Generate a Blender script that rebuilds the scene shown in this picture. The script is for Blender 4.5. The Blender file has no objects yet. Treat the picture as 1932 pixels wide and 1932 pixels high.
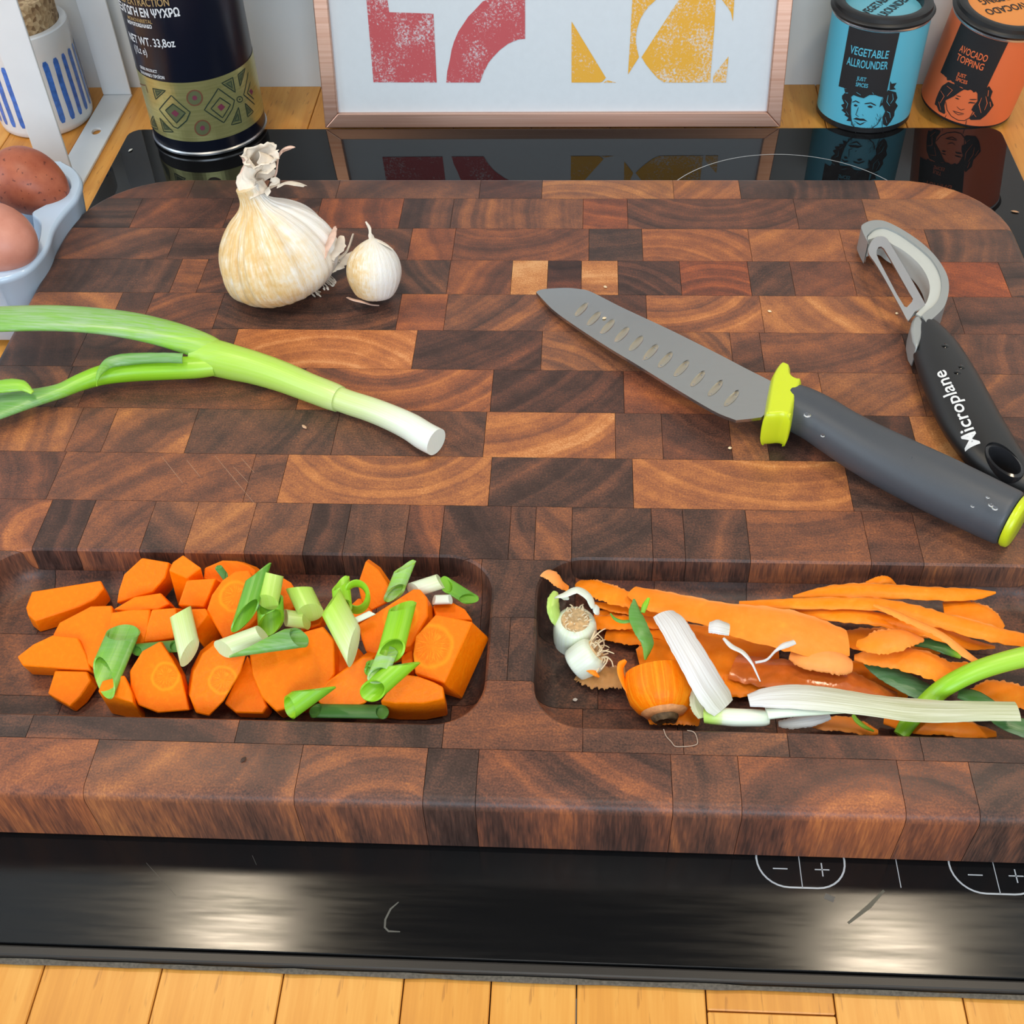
import bpy, bmesh, math, random
from mathutils import Vector, Matrix
from mathutils.geometry import delaunay_2d_cdt, tessellate_polygon

random.seed(7)
scene = bpy.context.scene
COL = scene.collection

# ------------------------------------------------------------------ camera, light, exposure
CAM = Vector((0.01781, -0.43078, 0.40346))
FPX = 2263.71
def rot_xyz(rx, ry, rz):
    return (Matrix.Rotation(rz, 3, 'Z') @ Matrix.Rotation(ry, 3, 'Y') @ Matrix.Rotation(rx, 3, 'X'))
CR = rot_xyz(0.76208, 0.0288, 0.04849)
cam_data = bpy.data.cameras.new('camera')
cam_data.sensor_width = 36.0
cam_data.sensor_fit = 'HORIZONTAL'
cam_data.lens = FPX / 1932 * 36
cam_data.clip_start = 0.01
cam = bpy.data.objects.new('camera', cam_data)
COL.objects.link(cam)
cam.matrix_world = Matrix.Translation(CAM) @ CR.to_4x4()
scene.camera = cam

world = bpy.data.worlds.new('room_light')
scene.world = world
world.use_nodes = True
bg = world.node_tree.nodes['Background']
bg.inputs['Color'].default_value = (0.80, 0.90, 1.0, 1)
bg.inputs['Strength'].default_value = 0.6

def area(name, loc, target, sx, sy, power, color, shape='RECTANGLE'):
    d = bpy.data.lights.new(name, 'AREA')
    d.shape = shape
    d.size = sx
    if shape in ('RECTANGLE', 'ELLIPSE'):
        d.size_y = sy
    d.energy = power
    d.color = color
    o = bpy.data.objects.new(name, d)
    COL.objects.link(o)
    o.location = loc
    o.rotation_euler = (Vector(target) - Vector(loc)).to_track_quat('-Z', 'Y').to_euler()
    return o
area('daylight_window', (-1.90, -0.60, 1.10), (-1.0, -0.60, 1.10), 1.25, 1.25, 20, (0.74, 0.87, 1.0))
area('daylight_window', (0.1, -2.30, 1.15), (0.1, 0, 0.75), 1.7, 1.2, 42, (0.74, 0.87, 1.0))
area('ceiling_fill_light', (0.15, -0.75, 2.36), (0.15, -0.75, 0), 0.5, 0.5, 13, (1.0, 0.93, 0.82))  # added fill from above with no known lamp, brightens the board softly
LAMPS = [(-0.297, 0.045), (0.300, 0.040)]
for lx, ly in LAMPS:
    area('hood_lamp_light', (lx, ly, 0.668), (lx, ly, 0), 0.09, 0.09, 1.2, (1.0, 0.84, 0.62), 'DISK')

scene.view_settings.view_transform = 'Standard'
scene.view_settings.look = 'None'
scene.view_settings.gamma = 1.0
scene.view_settings.use_curve_mapping = False
scene.view_settings.exposure = 0.0

# ------------------------------------------------------------------ photo rays -> real points
def ray(px, py):
    return CR @ Vector(((px - 966) / FPX, -(py - 966) / FPX, -1.0))
def at(px, py, z):
    d = ray(px, py)
    return CAM + d * ((z - CAM.z) / d.z)
def on_plane(px, py, p0, n):
    d = ray(px, py)
    return CAM + d * ((Vector(p0) - CAM).dot(n) / d.dot(n))
T = 0.03171            # top of the board (glass of the hob is z = 0)
FLOOR = 0.0142         # tray floor
CROPS = {'A': (0, 1020, 4.025), 'B': (360, 1020, 5.084), 'C': (560, 1020, 4.83),
         'D': (980, 1040, 4.391), 'E': (1400, 1060, 3.632), 'K': (1000, 500, 3.45),
         'H': (1400, 400, 2.927), 'P': (1600, 400, 6.9), 'G': (380, 240, 4.391),
         'T': (200, 0, 6.0375), 'M': (1530, 0, 7.432), 'W': (1720, 0, 7.727), 'Q': (0, 0, 1.0),
         'Y': (0, 260, 6.038)}
def cv(c, x, y):
    ox, oy, s = CROPS[c]
    return (ox + x / s, oy + y / s)

# ------------------------------------------------------------------ object helpers
def wloc(o):
    v = Vector(o.location)
    while o.parent:
        o = o.parent
        v = v + Vector(o.location)
    return v
def tag(o, label=None, cat=None, group=None, kind=None):
    if label: o['label'] = label
    if cat: o['category'] = cat
    if group: o['group'] = group
    if kind: o['kind'] = kind
    return o
def thing(name, label, cat, loc, group=None):
    o = bpy.data.objects.new(name, None)
    o.empty_display_size = 0.01
    COL.objects.link(o)
    o.location = loc
    return tag(o, label, cat, group)
def mk(name, V, F, mat, parent=None, origin=None, smooth=None, bevel=None, attrs=None, rot=None, segs=2):
    """one mesh object from world-space vertices"""
    if origin is None:
        if parent is not None:
            origin = wloc(parent)
        else:
            origin = Vector((sum(v[0] for v in V), sum(v[1] for v in V), sum(v[2] for v in V))) / len(V)
    origin = Vector(origin)
    me = bpy.data.meshes.new(name)
    inv = rot.inverted() if rot is not None else None
    loc = [Vector(v) - origin for v in V]
    if inv is not None:
        loc = [inv @ v for v in loc]
    me.from_pydata([tuple(v) for v in loc], [], [tuple(f) for f in F])
    if attrs:
        for k, vals in attrs.items():
            a = me.attributes.new(k, 'FLOAT', 'POINT')
            a.data.foreach_set('value', vals)
    bm = bmesh.new(); bm.from_mesh(me)
    bmesh.ops.recalc_face_normals(bm, faces=bm.faces)
    bm.to_mesh(me); bm.free()
    if mat: me.materials.append(mat)
    if smooth is not None:
        me.polygons.foreach_set('use_smooth', [True] * len(me.polygons))
        me.set_sharp_from_angle(angle=math.radians(smooth))
    me.update()
    o = bpy.data.objects.new(name, me)
    COL.objects.link(o)
    if parent is not None:
        o.parent = parent
        o.location = origin - wloc(parent)
    else:
        o.location = origin
    if rot is not None:
        o.rotation_euler = rot.to_euler()
    if bevel:
        m = o.modifiers.new('bevel', 'BEVEL')
        m.width = bevel; m.segments = segs; m.limit_method = 'ANGLE'; m.angle_limit = math.radians(35)
    return o
def join(*parts):
    V, F = [], []
    for v, f in parts:
        n = len(V)
        V += list(v)
        F += [tuple(i + n for i in q) for q in f]
    return V, F
def cr(pts, n):
    """Catmull-Rom resample of tuples of any length to n points"""
    P = [tuple(p) for p in pts]
    P = [tuple(2 * a - b for a, b in zip(P[0], P[1]))] + P + [tuple(2 * a - b for a, b in zip(P[-1], P[-2]))]
    out = []
    m = len(P) - 3
    for i in range(n):
        t = i / (n - 1) * m
        k = min(int(t), m - 1); t -= k
        p0, p1, p2, p3 = P[k:k + 4]
        out.append(tuple(0.5 * (2 * b + (c - a) * t + (2 * a - 5 * b + 4 * c - d) * t * t + (3 * b - a - 3 * c + d) * t ** 3)
                         for a, b, c, d in zip(p0, p1, p2, p3)))
    return out
def box(x0, x1, y0, y1, z0, z1):
    V = [(x, y, z) for z in (z0, z1) for y in (y0, y1) for x in (x0, x1)]
    return V, [(0, 2, 3, 1), (4, 5, 7, 6), (0, 1, 5, 4), (2, 6, 7, 3), (0, 4, 6, 2), (1, 3, 7, 5)]
def loft(rings, cap0=True, cap1=True, closed=True):
    n = len(rings[0]); V = [p for r in rings for p in r]; F = []
    for i in range(len(rings) - 1):
        for j in range(n if closed else n - 1):
            k = (j + 1) % n
            F.append((i * n + j, i * n + k, (i + 1) * n + k, (i + 1) * n + j))
    if cap0: F.append(tuple(range(n))[::-1])
    if cap1: F.append(tuple((len(rings) - 1) * n + j for j in range(n)))
    return V, F
def lathe(profile, c, n=48, M=None):
    """profile of (r, z); closed by caps when r = 0 at the ends; M rotates about c"""
    c = Vector(c); rings = []
    for r, z in profile:
        rings.append([Vector((max(r, 1e-5) * math.cos(2 * math.pi * i / n), max(r, 1e-5) * math.sin(2 * math.pi * i / n), z)) for i in range(n)])
    if M is None: M = Matrix.Identity(3)
    rings = [[c + M @ p for p in r] for r in rings]
    return loft(rings)
def frames(path):
    P = [Vector(p) for p in path]
    fr = []
    for i in range(len(P)):
        t = (P[min(i + 1, len(P) - 1)] - P[max(i - 1, 0)]).normalized()
        s = t.cross(Vector((0, 0, 1)))
        if s.length < 1e-4: s = Vector((1, 0, 0))
        s.normalize()
        fr.append((P[i], t, s, s.cross(t).normalized()))
    return fr
def tube(path, ra, rb=None, n=16, wob=None):
    """sweep of an ellipse: ra sideways, rb up"""
    rb = rb or ra
    rings = []
    for i, (p, t, s, u) in enumerate(frames(path)):
        ring = []
        for j in range(n):
            a = 2 * math.pi * j / n
            w = 1 + (wob(i, a) if wob else 0)
            ring.append(p + s * (ra[i] * w * math.cos(a)) + u * (rb[i] * w * math.sin(a)))
        rings.append(ring)
    return loft(rings)
def ribbon(path, half, th, roll=None, curl=0.0, n=7, jag=0.0):
    """thin solid strip: half widths, thickness, roll angle per point, curl across the strip"""
    rings = []; fr = frames(path)
    for i, (p, t, s, u) in enumerate(fr):
        a = roll[i] if roll else 0
        s2 = s * math.cos(a) + u * math.sin(a); u2 = u * math.cos(a) - s * math.sin(a)
        top, bot = [], []
        for j in range(n):
            q = -1 + 2 * j / (n - 1)
            jj = (random.uniform(-jag, jag) if abs(q) > 0.99 else 0) * half[i]
            b = p + s2 * (half[i] * q + jj) + u2 * (curl * half[i] * (1 - q * q))
            edge = 1 - 0.75 * abs(q) ** 4
            top.append(b + u2 * th * edge / 2); bot.append(b - u2 * th * edge / 2)
        rings.append(top + bot[::-1])
    return loft(rings)
def pip(x, y, poly):
    r = False; n = len(poly)
    for i in range(n):
        x1, y1 = poly[i]; x2, y2 = poly[i - 1]
        if (y1 > y) != (y2 > y) and x < (x2 - x1) * (y - y1) / (y2 - y1) + x1: r = not r
    return r
def fill(loops, inner_pts=()):
    """2-D region: first loop outer, others holes -> verts, tris, boundary edges"""
    vs, es = [], []
    for l in loops:
        b = len(vs); vs += [Vector((p[0], p[1])) for p in l]
        es += [(b + i, b + (i + 1) % len(l)) for i in range(len(l))]
    vs += [Vector((p[0], p[1])) for p in inner_pts]
    ov, oe, of = delaunay_2d_cdt(vs, es, [], 0, 1e-9)[:3]
    tris = []
    for f in of:
        cx = sum(ov[i].x for i in f) / len(f); cy = sum(ov[i].y for i in f) / len(f)
        if pip(cx, cy, loops[0]) and not any(pip(cx, cy, h) for h in loops[1:]): tris.append(tuple(f))
    cnt = {}
    for f in tris:
        for i in range(len(f)):
            e = (f[i], f[(i + 1) % len(f)]); cnt[tuple(sorted(e))] = cnt.get(tuple(sorted(e)), []) + [e]
    bd = [v[0] for v in cnt.values() if len(v) == 1]
    return [(v.x, v.y) for v in ov], tris, bd
def slab(loops, top, bot, inner_pts=()):
    """extruded region; top/bot map (x, y) -> 3-D point"""
    v2, tris, bd = fill(loops, inner_pts)
    n = len(v2)
    V = [top(*p) for p in v2] + [bot(*p) for p in v2]
    F = list(tris) + [tuple(i + n for i in f[::-1]) for f in tris] + [(b, a, a + n, b + n) for a, b in bd]
    used = sorted({i for f in F for i in f}); mp = {k: i for i, k in enumerate(used)}
    return [V[k] for k in used], [tuple(mp[i] for i in f) for f in F]
def zslab(loops, z0, z1):
    return slab(loops, lambda x, y: (x, y, z1), lambda x, y: (x, y, z0))
def rrect(x0, x1, y0, y1, r, n=8, inset=0.0):
    x0 += inset; x1 -= inset; y0 += inset; y1 -= inset; r = max(r - inset, 1e-4)
    out = []
    for cx, cy, a0 in ((x1 - r, y1 - r, 0), (x0 + r, y1 - r, 90), (x0 + r, y0 + r, 180), (x1 - r, y0 + r, 270)):
        for i in range(n + 1):
            a = math.radians(a0 + 90 * i / n); out.append((cx + r * math.cos(a), cy + r * math.sin(a)))
    return out
def text2d(s, size, align='CENTER', bold=0.0, xs=1.0):
    cu = bpy.data.curves.new('lettering', 'FONT')
    cu.body = s; cu.size = size; cu.align_x = align; cu.align_y = 'CENTER'; cu.offset = bold; cu.resolution_u = 3
    o = bpy.data.objects.new('lettering_tmp', cu); COL.objects.link(o)
    dg = bpy.context.evaluated_depsgraph_get()
    me = bpy.data.meshes.new_from_object(o.evaluated_get(dg))
    V = [(v.co.x * xs, v.co.y) for v in me.vertices]; F = [tuple(p.vertices) for p in me.polygons]
    bpy.data.objects.remove(o); bpy.data.curves.remove(cu); bpy.data.meshes.remove(me)
    return V, F
def subdiv2d(V, F, g):
    bm = bmesh.new(); vs = [bm.verts.new((p[0], p[1], 0)) for p in V]
    for f in F:
        try: bm.faces.new([vs[i] for i in f])
        except ValueError: pass
    bmesh.ops.triangulate(bm, faces=bm.faces[:])
    for _ in range(4):
        es = [e for e in bm.edges if e.calc_length() > g]
        if not es: break
        bmesh.ops.subdivide_edges(bm, edges=es, cuts=1, use_grid_fill=False)
        bmesh.ops.triangulate(bm, faces=bm.faces[:])
    bm.verts.index_update()
    out = [(v.co.x, v.co.y) for v in bm.verts], [tuple(v.index for v in f.verts) for f in bm.faces]
    bm.free(); return out
def stroke2d(pts, w, closed=False):
    """polyline -> flat quads"""
    P = [Vector(p) for p in pts]
    if closed: P = P + [P[0]]
    V, F = [], []
    for i in range(len(P)):
        if closed and i in (0, len(P) - 1): t = P[1] - P[-2]
        else: t = P[min(i + 1, len(P) - 1)] - P[max(i - 1, 0)]
        t.normalize(); nn = Vector((-t.y, t.x)) * (w / 2)
        k = 1.0 if closed or 0 < i < len(P) - 1 else 0.55
        V += [tuple(P[i] + nn * k), tuple(P[i] - nn * k)]
        if i: F.append((2 * i - 2, 2 * i - 1, 2 * i + 1, 2 * i))
    return V, F
def poly2d(pts):
    tr = tessellate_polygon([[Vector((p[0], p[1], 0)) for p in pts]])
    return [tuple(p) for p in pts], [tuple(t) for t in tr]

# ------------------------------------------------------------------ material helpers
class N:
    def __init__(s, name):
        s.m = bpy.data.materials.new(name); s.m.use_nodes = True
        s.t = s.m.node_tree; s.b = s.t.nodes['Principled BSDF']; s.tc = None
    def n(s, typ, **kw):
        x = s.t.nodes.new(typ)
        for k, v in kw.items(): setattr(x, k, v)
        return x
    def l(s, a, b): s.t.links.new(a, b)
    def set(s, **kw):
        for k, v in kw.items():
            i = s.b.inputs[k.replace('_', ' ')]
            i.default_value = (*v, 1) if isinstance(v, tuple) and len(v) == 3 and i.type == 'RGBA' else v
        return s
    def obj(s, scale=(1, 1, 1)):
        if s.tc is None: s.tc = s.n('ShaderNodeTexCoord')
        mp = s.n('ShaderNodeMapping'); mp.inputs['Scale'].default_value = scale
        s.l(s.tc.outputs['Object'], mp.inputs['Vector']); return mp.outputs[0]
    def noise(s, vec, scale, detail=3, rough=0.55, dim='3D', w=None):
        x = s.n('ShaderNodeTexNoise', noise_dimensions=dim)
        x.inputs['Scale'].default_value = scale; x.inputs['Detail'].default_value = detail; x.inputs['Roughness'].default_value = rough
        if vec is not None: s.l(vec, x.inputs['Vector'])
        if w is not None: s.l(w, x.inputs['W'])
        return x.outputs[0]
    def math(s, op, a, b=0.0, c=None):
        x = s.n('ShaderNodeMath', operation=op)
        for i, v in enumerate((a, b) if c is None else (a, b, c)):
            if isinstance(v, (int, float)): x.inputs[i].default_value = v
            else: s.l(v, x.inputs[i])
        return x.outputs[0]
    def ramp(s, fac, stops, interp='LINEAR'):
        x = s.n('ShaderNodeValToRGB'); e = x.color_ramp.elements; x.color_ramp.interpolation = interp
        while len(e) < len(stops): e.new(0.5)
        for i, (p, c) in enumerate(stops):
            e[i].position = p; e[i].color = (*c, 1) if len(c) == 3 else c
        s.l(fac, x.inputs[0]); return x.outputs[0]
    def mix(s, fac, a, b, typ='MIX'):
        x = s.n('ShaderNodeMix', data_type='RGBA', blend_type=typ)
        for i, v in ((0, fac), (6, a), (7, b)):
            if isinstance(v, (int, float)): x.inputs[i].default_value = v
            elif isinstance(v, tuple): x.inputs[i].default_value = (*v, 1)
            else: s.l(v, x.inputs[i])
        return x.outputs[2]
    def attr(s, name, typ='GEOMETRY'):
        x = s.n('ShaderNodeAttribute', attribute_type=typ); x.attribute_name = name; return x.outputs['Fac']
    def color(s, c): s.l(c, s.b.inputs['Base Color']); return s
    def bump(s, h, strength=0.3, dist=0.001):
        x = s.n('ShaderNodeBump'); x.inputs['Strength'].default_value = strength; x.inputs['Distance'].default_value = dist
        s.l(h, x.inputs['Height']); s.l(x.outputs[0], s.b.inputs['Normal']); return s
    def rough(s, r): s.l(r, s.b.inputs['Roughness']); return s
def plain(name, col, rough=0.5, metal=0.0, noise=0.0, nscale=300, **kw):
    x = N(name); x.set(Base_Color=col, Roughness=rough, Metallic=metal, **kw)
    if noise:
        f = x.noise(x.obj(), nscale, 4)
        x.color(x.mix(noise, x.mix(1.0, col, f, 'MULTIPLY'), col)) if False else x.color(
            x.ramp(f, [(0.25, tuple(c * (1 - noise) for c in col)), (0.75, tuple(min(1, c * (1 + noise)) for c in col))]))
    return x.m
def hexc(h):
    h = h.lstrip('#'); c = [int(h[i:i + 2], 16) / 255 for i in (0, 2, 4)]
    return tuple(v / 12.92 if v <= 0.04045 else ((v + 0.055) / 1.055) ** 2.4 for v in c)
# ------------------------------------------------------------------ the setting
def wood_block_material():
    x = N('end_grain_acacia')
    v = x.obj()
    sep = x.n('ShaderNodeSeparateXYZ'); x.l(v, sep.inputs[0])
    big = x.noise(v, 28, 3)
    # growth rings round a centre that each block carries
    dx = x.math('SUBTRACT', sep.outputs[0], x.attr('rx', 'OBJECT'))
    dy = x.math('SUBTRACT', sep.outputs[1], x.attr('ry', 'OBJECT'))
    dxs = x.math('MULTIPLY_ADD', sep.outputs[2], 0.16, dx)
    dist = x.math('SQRT', x.math('ADD', x.math('MULTIPLY', dxs, dxs), x.math('MULTIPLY', dy, dy)))
    dist = x.math('MULTIPLY_ADD', big, 0.006, dist)
    w = x.math('ADD', x.math('MULTIPLY', dist, x.attr('freq', 'OBJECT')), x.attr('seed', 'OBJECT'))
    ring = x.noise(None, 1.0, 4, 0.6, '1D', w)
    w2 = x.math('MULTIPLY', w, 0.28)
    band = x.noise(None, 1.0, 2, 0.5, '1D', w2)
    mott = x.noise(x.obj((1, 1, 0.12)), 75, 4)
    fine = x.noise(x.obj((1, 1, 0.06)), 1300, 2, 0.6)
    ray_ = x.noise(x.obj((0.25, 1.2, 0.06)), 900, 2, 0.6)
    tone = x.attr('tone', 'OBJECT')
    t = x.math('ADD', tone, x.math('MULTIPLY', x.math('SUBTRACT', ring, 0.5), 0.24))
    t = x.math('ADD', t, x.math('MULTIPLY', x.math('SUBTRACT', band, 0.5), 0.62))
    t = x.math('ADD', t, x.math('MULTIPLY', x.math('SUBTRACT', mott, 0.5), 0.46))
    t = x.math('ADD', t, x.math('MULTIPLY', x.math('SUBTRACT', fine, 0.5), 0.60))
    t = x.math('ADD', t, x.math('MULTIPLY', x.math('SUBTRACT', ray_, 0.5), 0.25))
    base = x.ramp(t, [(0.0, (0.022, 0.013, 0.011)), (0.25, (0.062, 0.034, 0.026)), (0.45, (0.15, 0.063, 0.038)),
                      (0.65, (0.30, 0.110, 0.046)), (0.85, (0.50, 0.195, 0.060)), (1.0, (0.64, 0.32, 0.13))])
    base = x.mix(x.attr('hue', 'OBJECT'), base, (1.0, 0.62, 0.55), 'MULTIPLY')
    x.color(base)
    x.rough(x.ramp(fine, [(0.3, (0.36,) * 3), (0.7, (0.52,) * 3)]))
    x.set(Specular_IOR_Level=0.35)
    x.bump(fine, 0.12, 0.0004)
    return x.m
WOOD = wood_block_material()

def beech_material():
    x = N('oiled_beech')
    sep = x.obj((1, 0.05, 0.4))
    g = x.noise(sep, 260, 4, 0.6)
    fl = x.noise(x.obj((1, 0.14, 0.5)), 520, 2, 0.5)
    soft = x.noise(x.obj((1, 0.4, 1)), 26, 2)
    t = x.math('ADD', x.math('MULTIPLY', g, 0.55), x.math('MULTIPLY', soft, 0.4))
    t = x.math('ADD', t, x.math('MULTIPLY', x.math('SUBTRACT', x.attr('tone', 'OBJECT'), 0.5), 0.45))
    c = x.ramp(t, [(0.2, (0.50, 0.18, 0.028)), (0.5, (0.70, 0.30, 0.052)), (0.8, (0.84, 0.44, 0.105))])
    flk = x.ramp(fl, [(0.64, (0, 0, 0)), (0.72, (1, 1, 1))])
    c = x.mix(x.math('MULTIPLY', flk, 0.45), c, (0.30, 0.10, 0.022))
    x.color(c); x.set(Roughness=0.38, Specular_IOR_Level=0.4)
    x.bump(g, 0.06, 0.0005)
    return x.m
BEECH = beech_material()

WALL = plain('white_wall_paint', (0.66, 0.655, 0.63), 0.6, noise=0.03, nscale=30)
wall = mk('wall_back', *box(-1.85, 1.85, 0.376, 0.40, -0.92, 2.4), WALL); tag(wall, kind='structure')
ROOMW = plain('white_room_paint', (0.72, 0.73, 0.72), 0.7)
def shell(name, *b): tag(mk(name, *join(*[box(*q) for q in b]), ROOMW), kind='structure')
shell('wall_left', (-1.95, -1.85, -2.4, 0.40, -0.92, 0.45), (-1.95, -1.85, -2.4, 0.40, 1.75, 2.4), (-1.95, -1.85, -2.4, -1.25, 0.45, 1.75), (-1.95, -1.85, 0.05, 0.40, 0.45, 1.75))
shell('wall_right', (1.85, 1.95, -2.4, 0.40, -0.92, 2.4))
shell('wall_front', (-1.85, -0.80, -2.5, -2.4, -0.92, 2.4), (1.0, 1.85, -2.5, -2.4, -0.92, 2.4), (-0.80, 1.0, -2.5, -2.4, -0.92, 0.5), (-0.80, 1.0, -2.5, -2.4, 1.8, 2.4))
shell('ceiling', (-1.95, 1.95, -2.5, 0.40, 2.4, 2.5))
tag(mk('floor', *box(-1.95, 1.95, -2.5, 0.40, -1.0, -0.92), plain('grey_floor', (0.25, 0.22, 0.19), 0.5)), kind='structure')
def hood():
    """extractor hood that carries the two lamps, above the picture; mirrored in the hob"""
    h = thing('extractor_hood', 'dark steel extractor hood with two lamps above the hob, out of the picture', 'hood', (0, 0.14, 0.67))
    steel = plain('dark_hood_steel', (0.018, 0.017, 0.016), 0.45)
    loops = [rrect(-0.40, 0.40, -0.10, 0.374, 0.006, 2)]
    holes = []
    for lx, ly in LAMPS:
        holes.append([(lx + 0.048 * math.cos(a * math.pi / 12), ly + 0.048 * math.sin(a * math.pi / 12)) for a in range(24)][::-1])
    mk('underside', *zslab(loops + holes, 0.672, 0.69), steel, h)
    mk('body', *box(-0.40, 0.40, -0.10, 0.374, 0.695, 0.76), steel, h)
    for lx, ly in LAMPS:
        mk('lamp_ring', *lathe([(0.0475, 0.672), (0.0475, 0.69), (0.0460, 0.69), (0.0460, 0.672), (0.0475, 0.672)], (lx, ly, 0), 32), plain('lamp_ring_metal', (0.5, 0.5, 0.5), 0.3, 1.0), h)
hood()

# worktop of beech staves
top = thing('worktop', 'oiled yellow beech stave worktop under and around the black hob', 'worktop', (0, 0, -0.03))
def stave(x0, x1, y0, y1, tone):
    o = mk('stave', *box(x0 + 0.00025, x1 - 0.00025, y0 + 0.00025, y1 - 0.00025, -0.034, -0.0040), BEECH, top, origin=((x0 + x1) / 2, (y0 + y1) / 2, -0.02), bevel=0.0004, segs=1)
    o['tone'] = tone
    return o
xs = [at(p, 1850, -0.004).x for p in (-190, 75, 300, 533, 762, 927, 1088, 1330, 1569, 1810, 2060)]
tones = [0.55, 0.5, 0.62, 0.66, 0.5, 0.7, 0.55, 0.6, 0.66, 0.6]
ysplit = at(1450, 1911, -0.004).y
for i in range(len(xs) - 1):
    if i == 6:
        stave(xs[6], xs[7], -0.40, -0.258, 0.55)
        stave(xs[7], xs[8], ysplit, -0.258, 0.45); stave(xs[7], xs[8], -0.40, ysplit, 0.68)
        continue
    if i == 7:
        continue
    stave(xs[i], xs[i + 1], -0.40, -0.258, tones[i])
r2 = random.Random(3)
bx = -0.62; k = 0
while bx < 0.6:
    wdt = r2.choice([0.047, 0.05, 0.053])
    cut = r2.uniform(-0.1, 0.22)
    stave(bx, bx + wdt, -0.258, cut, r2.uniform(0.3, 0.7)); stave(bx, bx + wdt, cut, 0.376, r2.uniform(0.3, 0.7))
    bx += wdt
if min(xs) > -0.62:
    stave(-0.62, min(xs), -0.40, -0.258, 0.5)
if max(xs) < 0.6:
    stave(max(xs), 0.62, -0.40, -0.258, 0.5)

# ------------------------------------------------------------------ hob
def glass_material():
    x = N('black_hob_glass')
    sm = x.noise(x.obj((1, 6, 1)), 9, 4, 0.65)
    ln = x.noise(x.obj((1, 14, 1)), 30, 3, 0.6)
    x.set(Base_Color=(0.006, 0.006, 0.0065), Specular_IOR_Level=0.36)
    r = x.math('MULTIPLY_ADD', x.math('MULTIPLY', sm, ln), 0.30, 0.01)
    # the front strip is smeared by hands, the back is clean
    sep = x.n('ShaderNodeSeparateXYZ'); x.l(x.obj(), sep.inputs[0])
    front = x.ramp(sep.outputs[1], [(0.0, (1, 1, 1)), (0.05, (0, 0, 0))])
    g = x.n('ShaderNodeMapRange'); x.l(sep.outputs[1], g.inputs[0])
    g.inputs[1].default_value = -0.20; g.inputs[2].default_value = 0.02; g.inputs[3].default_value = 1.0; g.inputs[4].default_value = 0.0
    x.rough(x.math('ADD', x.math('MULTIPLY', x.math('MULTIPLY', sm, ln), x.math('MULTIPLY_ADD', g.outputs[0], 0.34, 0.02)), x.math('MULTIPLY_ADD', g.outputs[0], 0.085, 0.004)))
    return x.m
GLASS = glass_material()
hob = thing('cooktop', 'black glass induction hob under the wooden board, set in the worktop', 'hob', (0, 0.023, -0.004))
HX = 0.290
mk('glass_panel', *zslab([rrect(-HX, HX, -0.2588, 0.3077, 0.009, 6)], -0.0038, 0.0), GLASS, hob, bevel=0.0009)
TRIM = plain('dark_trim_metal', (0.035, 0.031, 0.028), 0.4, 0.3)
mk('front_trim', *box(-HX, HX, -0.2632, -0.2591, -0.0039, -0.0006), TRIM, hob, bevel=0.0008)
SEAL = plain('grey_sealant', (0.10, 0.085, 0.065), 0.8, noise=0.5, nscale=900)
mk('seal', *tube([(-HX + 0.58 * i / 60, -0.2642, -0.0026 + random.uniform(-0.0002, 0.0002)) for i in range(61)],
                 [0.0010 * random.uniform(0.7, 1.25) for i in range(61)], None, 6), SEAL, hob)
PRINT = plain('pale_grey_print', (0.48, 0.49, 0.50), 0.5)
def flat(name, v2f, z, mat, parent):
    v, f = v2f
    return mk(name, [(p[0], p[1], z) for p in v], f, mat, parent)
def ring2d(c, r, w, a0=0, a1=360, n=64):
    pts = [(c[0] + r * math.cos(math.radians(a0 + (a1 - a0) * i / n)), c[1] + r * math.sin(math.radians(a0 + (a1 - a0) * i / n))) for i in range(n + 1)]
    return stroke2d(pts, w)
flat('ring_line', ring2d((0.1421, 0.1913), 0.0827, 0.00055, n=160), 0.00006, PRINT, hob)
def button(x0, x1, xm, minus, plus):
    a = at(minus[0], minus[1], 0); b = at(plus[0], plus[1], 0)
    yb, yt = -0.2288, -0.2068
    bo = flat('button_outline', stroke2d(rrect(x0, x1, yb, yt, 0.0108, 8), 0.00065, True), 0.00006, PRINT, hob)
    flat('button_divider', stroke2d([(xm, yb), (xm, yt)], 0.00055), 0.00006, PRINT, bo)
    flat('minus_sign', stroke2d([(a.x - 0.0026, a.y), (a.x + 0.0026, a.y)], 0.0008), 0.00006, PRINT, bo)
    flat('plus_sign', join(stroke2d([(b.x - 0.0026, b.y), (b.x + 0.0026, b.y)], 0.0008), stroke2d([(b.x, b.y - 0.0026), (b.x, b.y + 0.0026)], 0.0008)), 0.00006, PRINT, bo)
button(at(1430, 1650, 0).x, at(1597, 1650, 0).x, at(1511, 1650, 0).x, (1472, 1639), (1551, 1641))
button(at(1797, 1660, 0).x, at(1797, 1660, 0).x + 0.0315, at(1881, 1660, 0).x, (1840, 1651), (1917, 1653))
l0 = at(1700, 1675, 0)
flat('divider_line', stroke2d([(l0.x, l0.y), (l0.x, l0.y + 0.02)], 0.00055), 0.00006, PRINT, hob)
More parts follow.
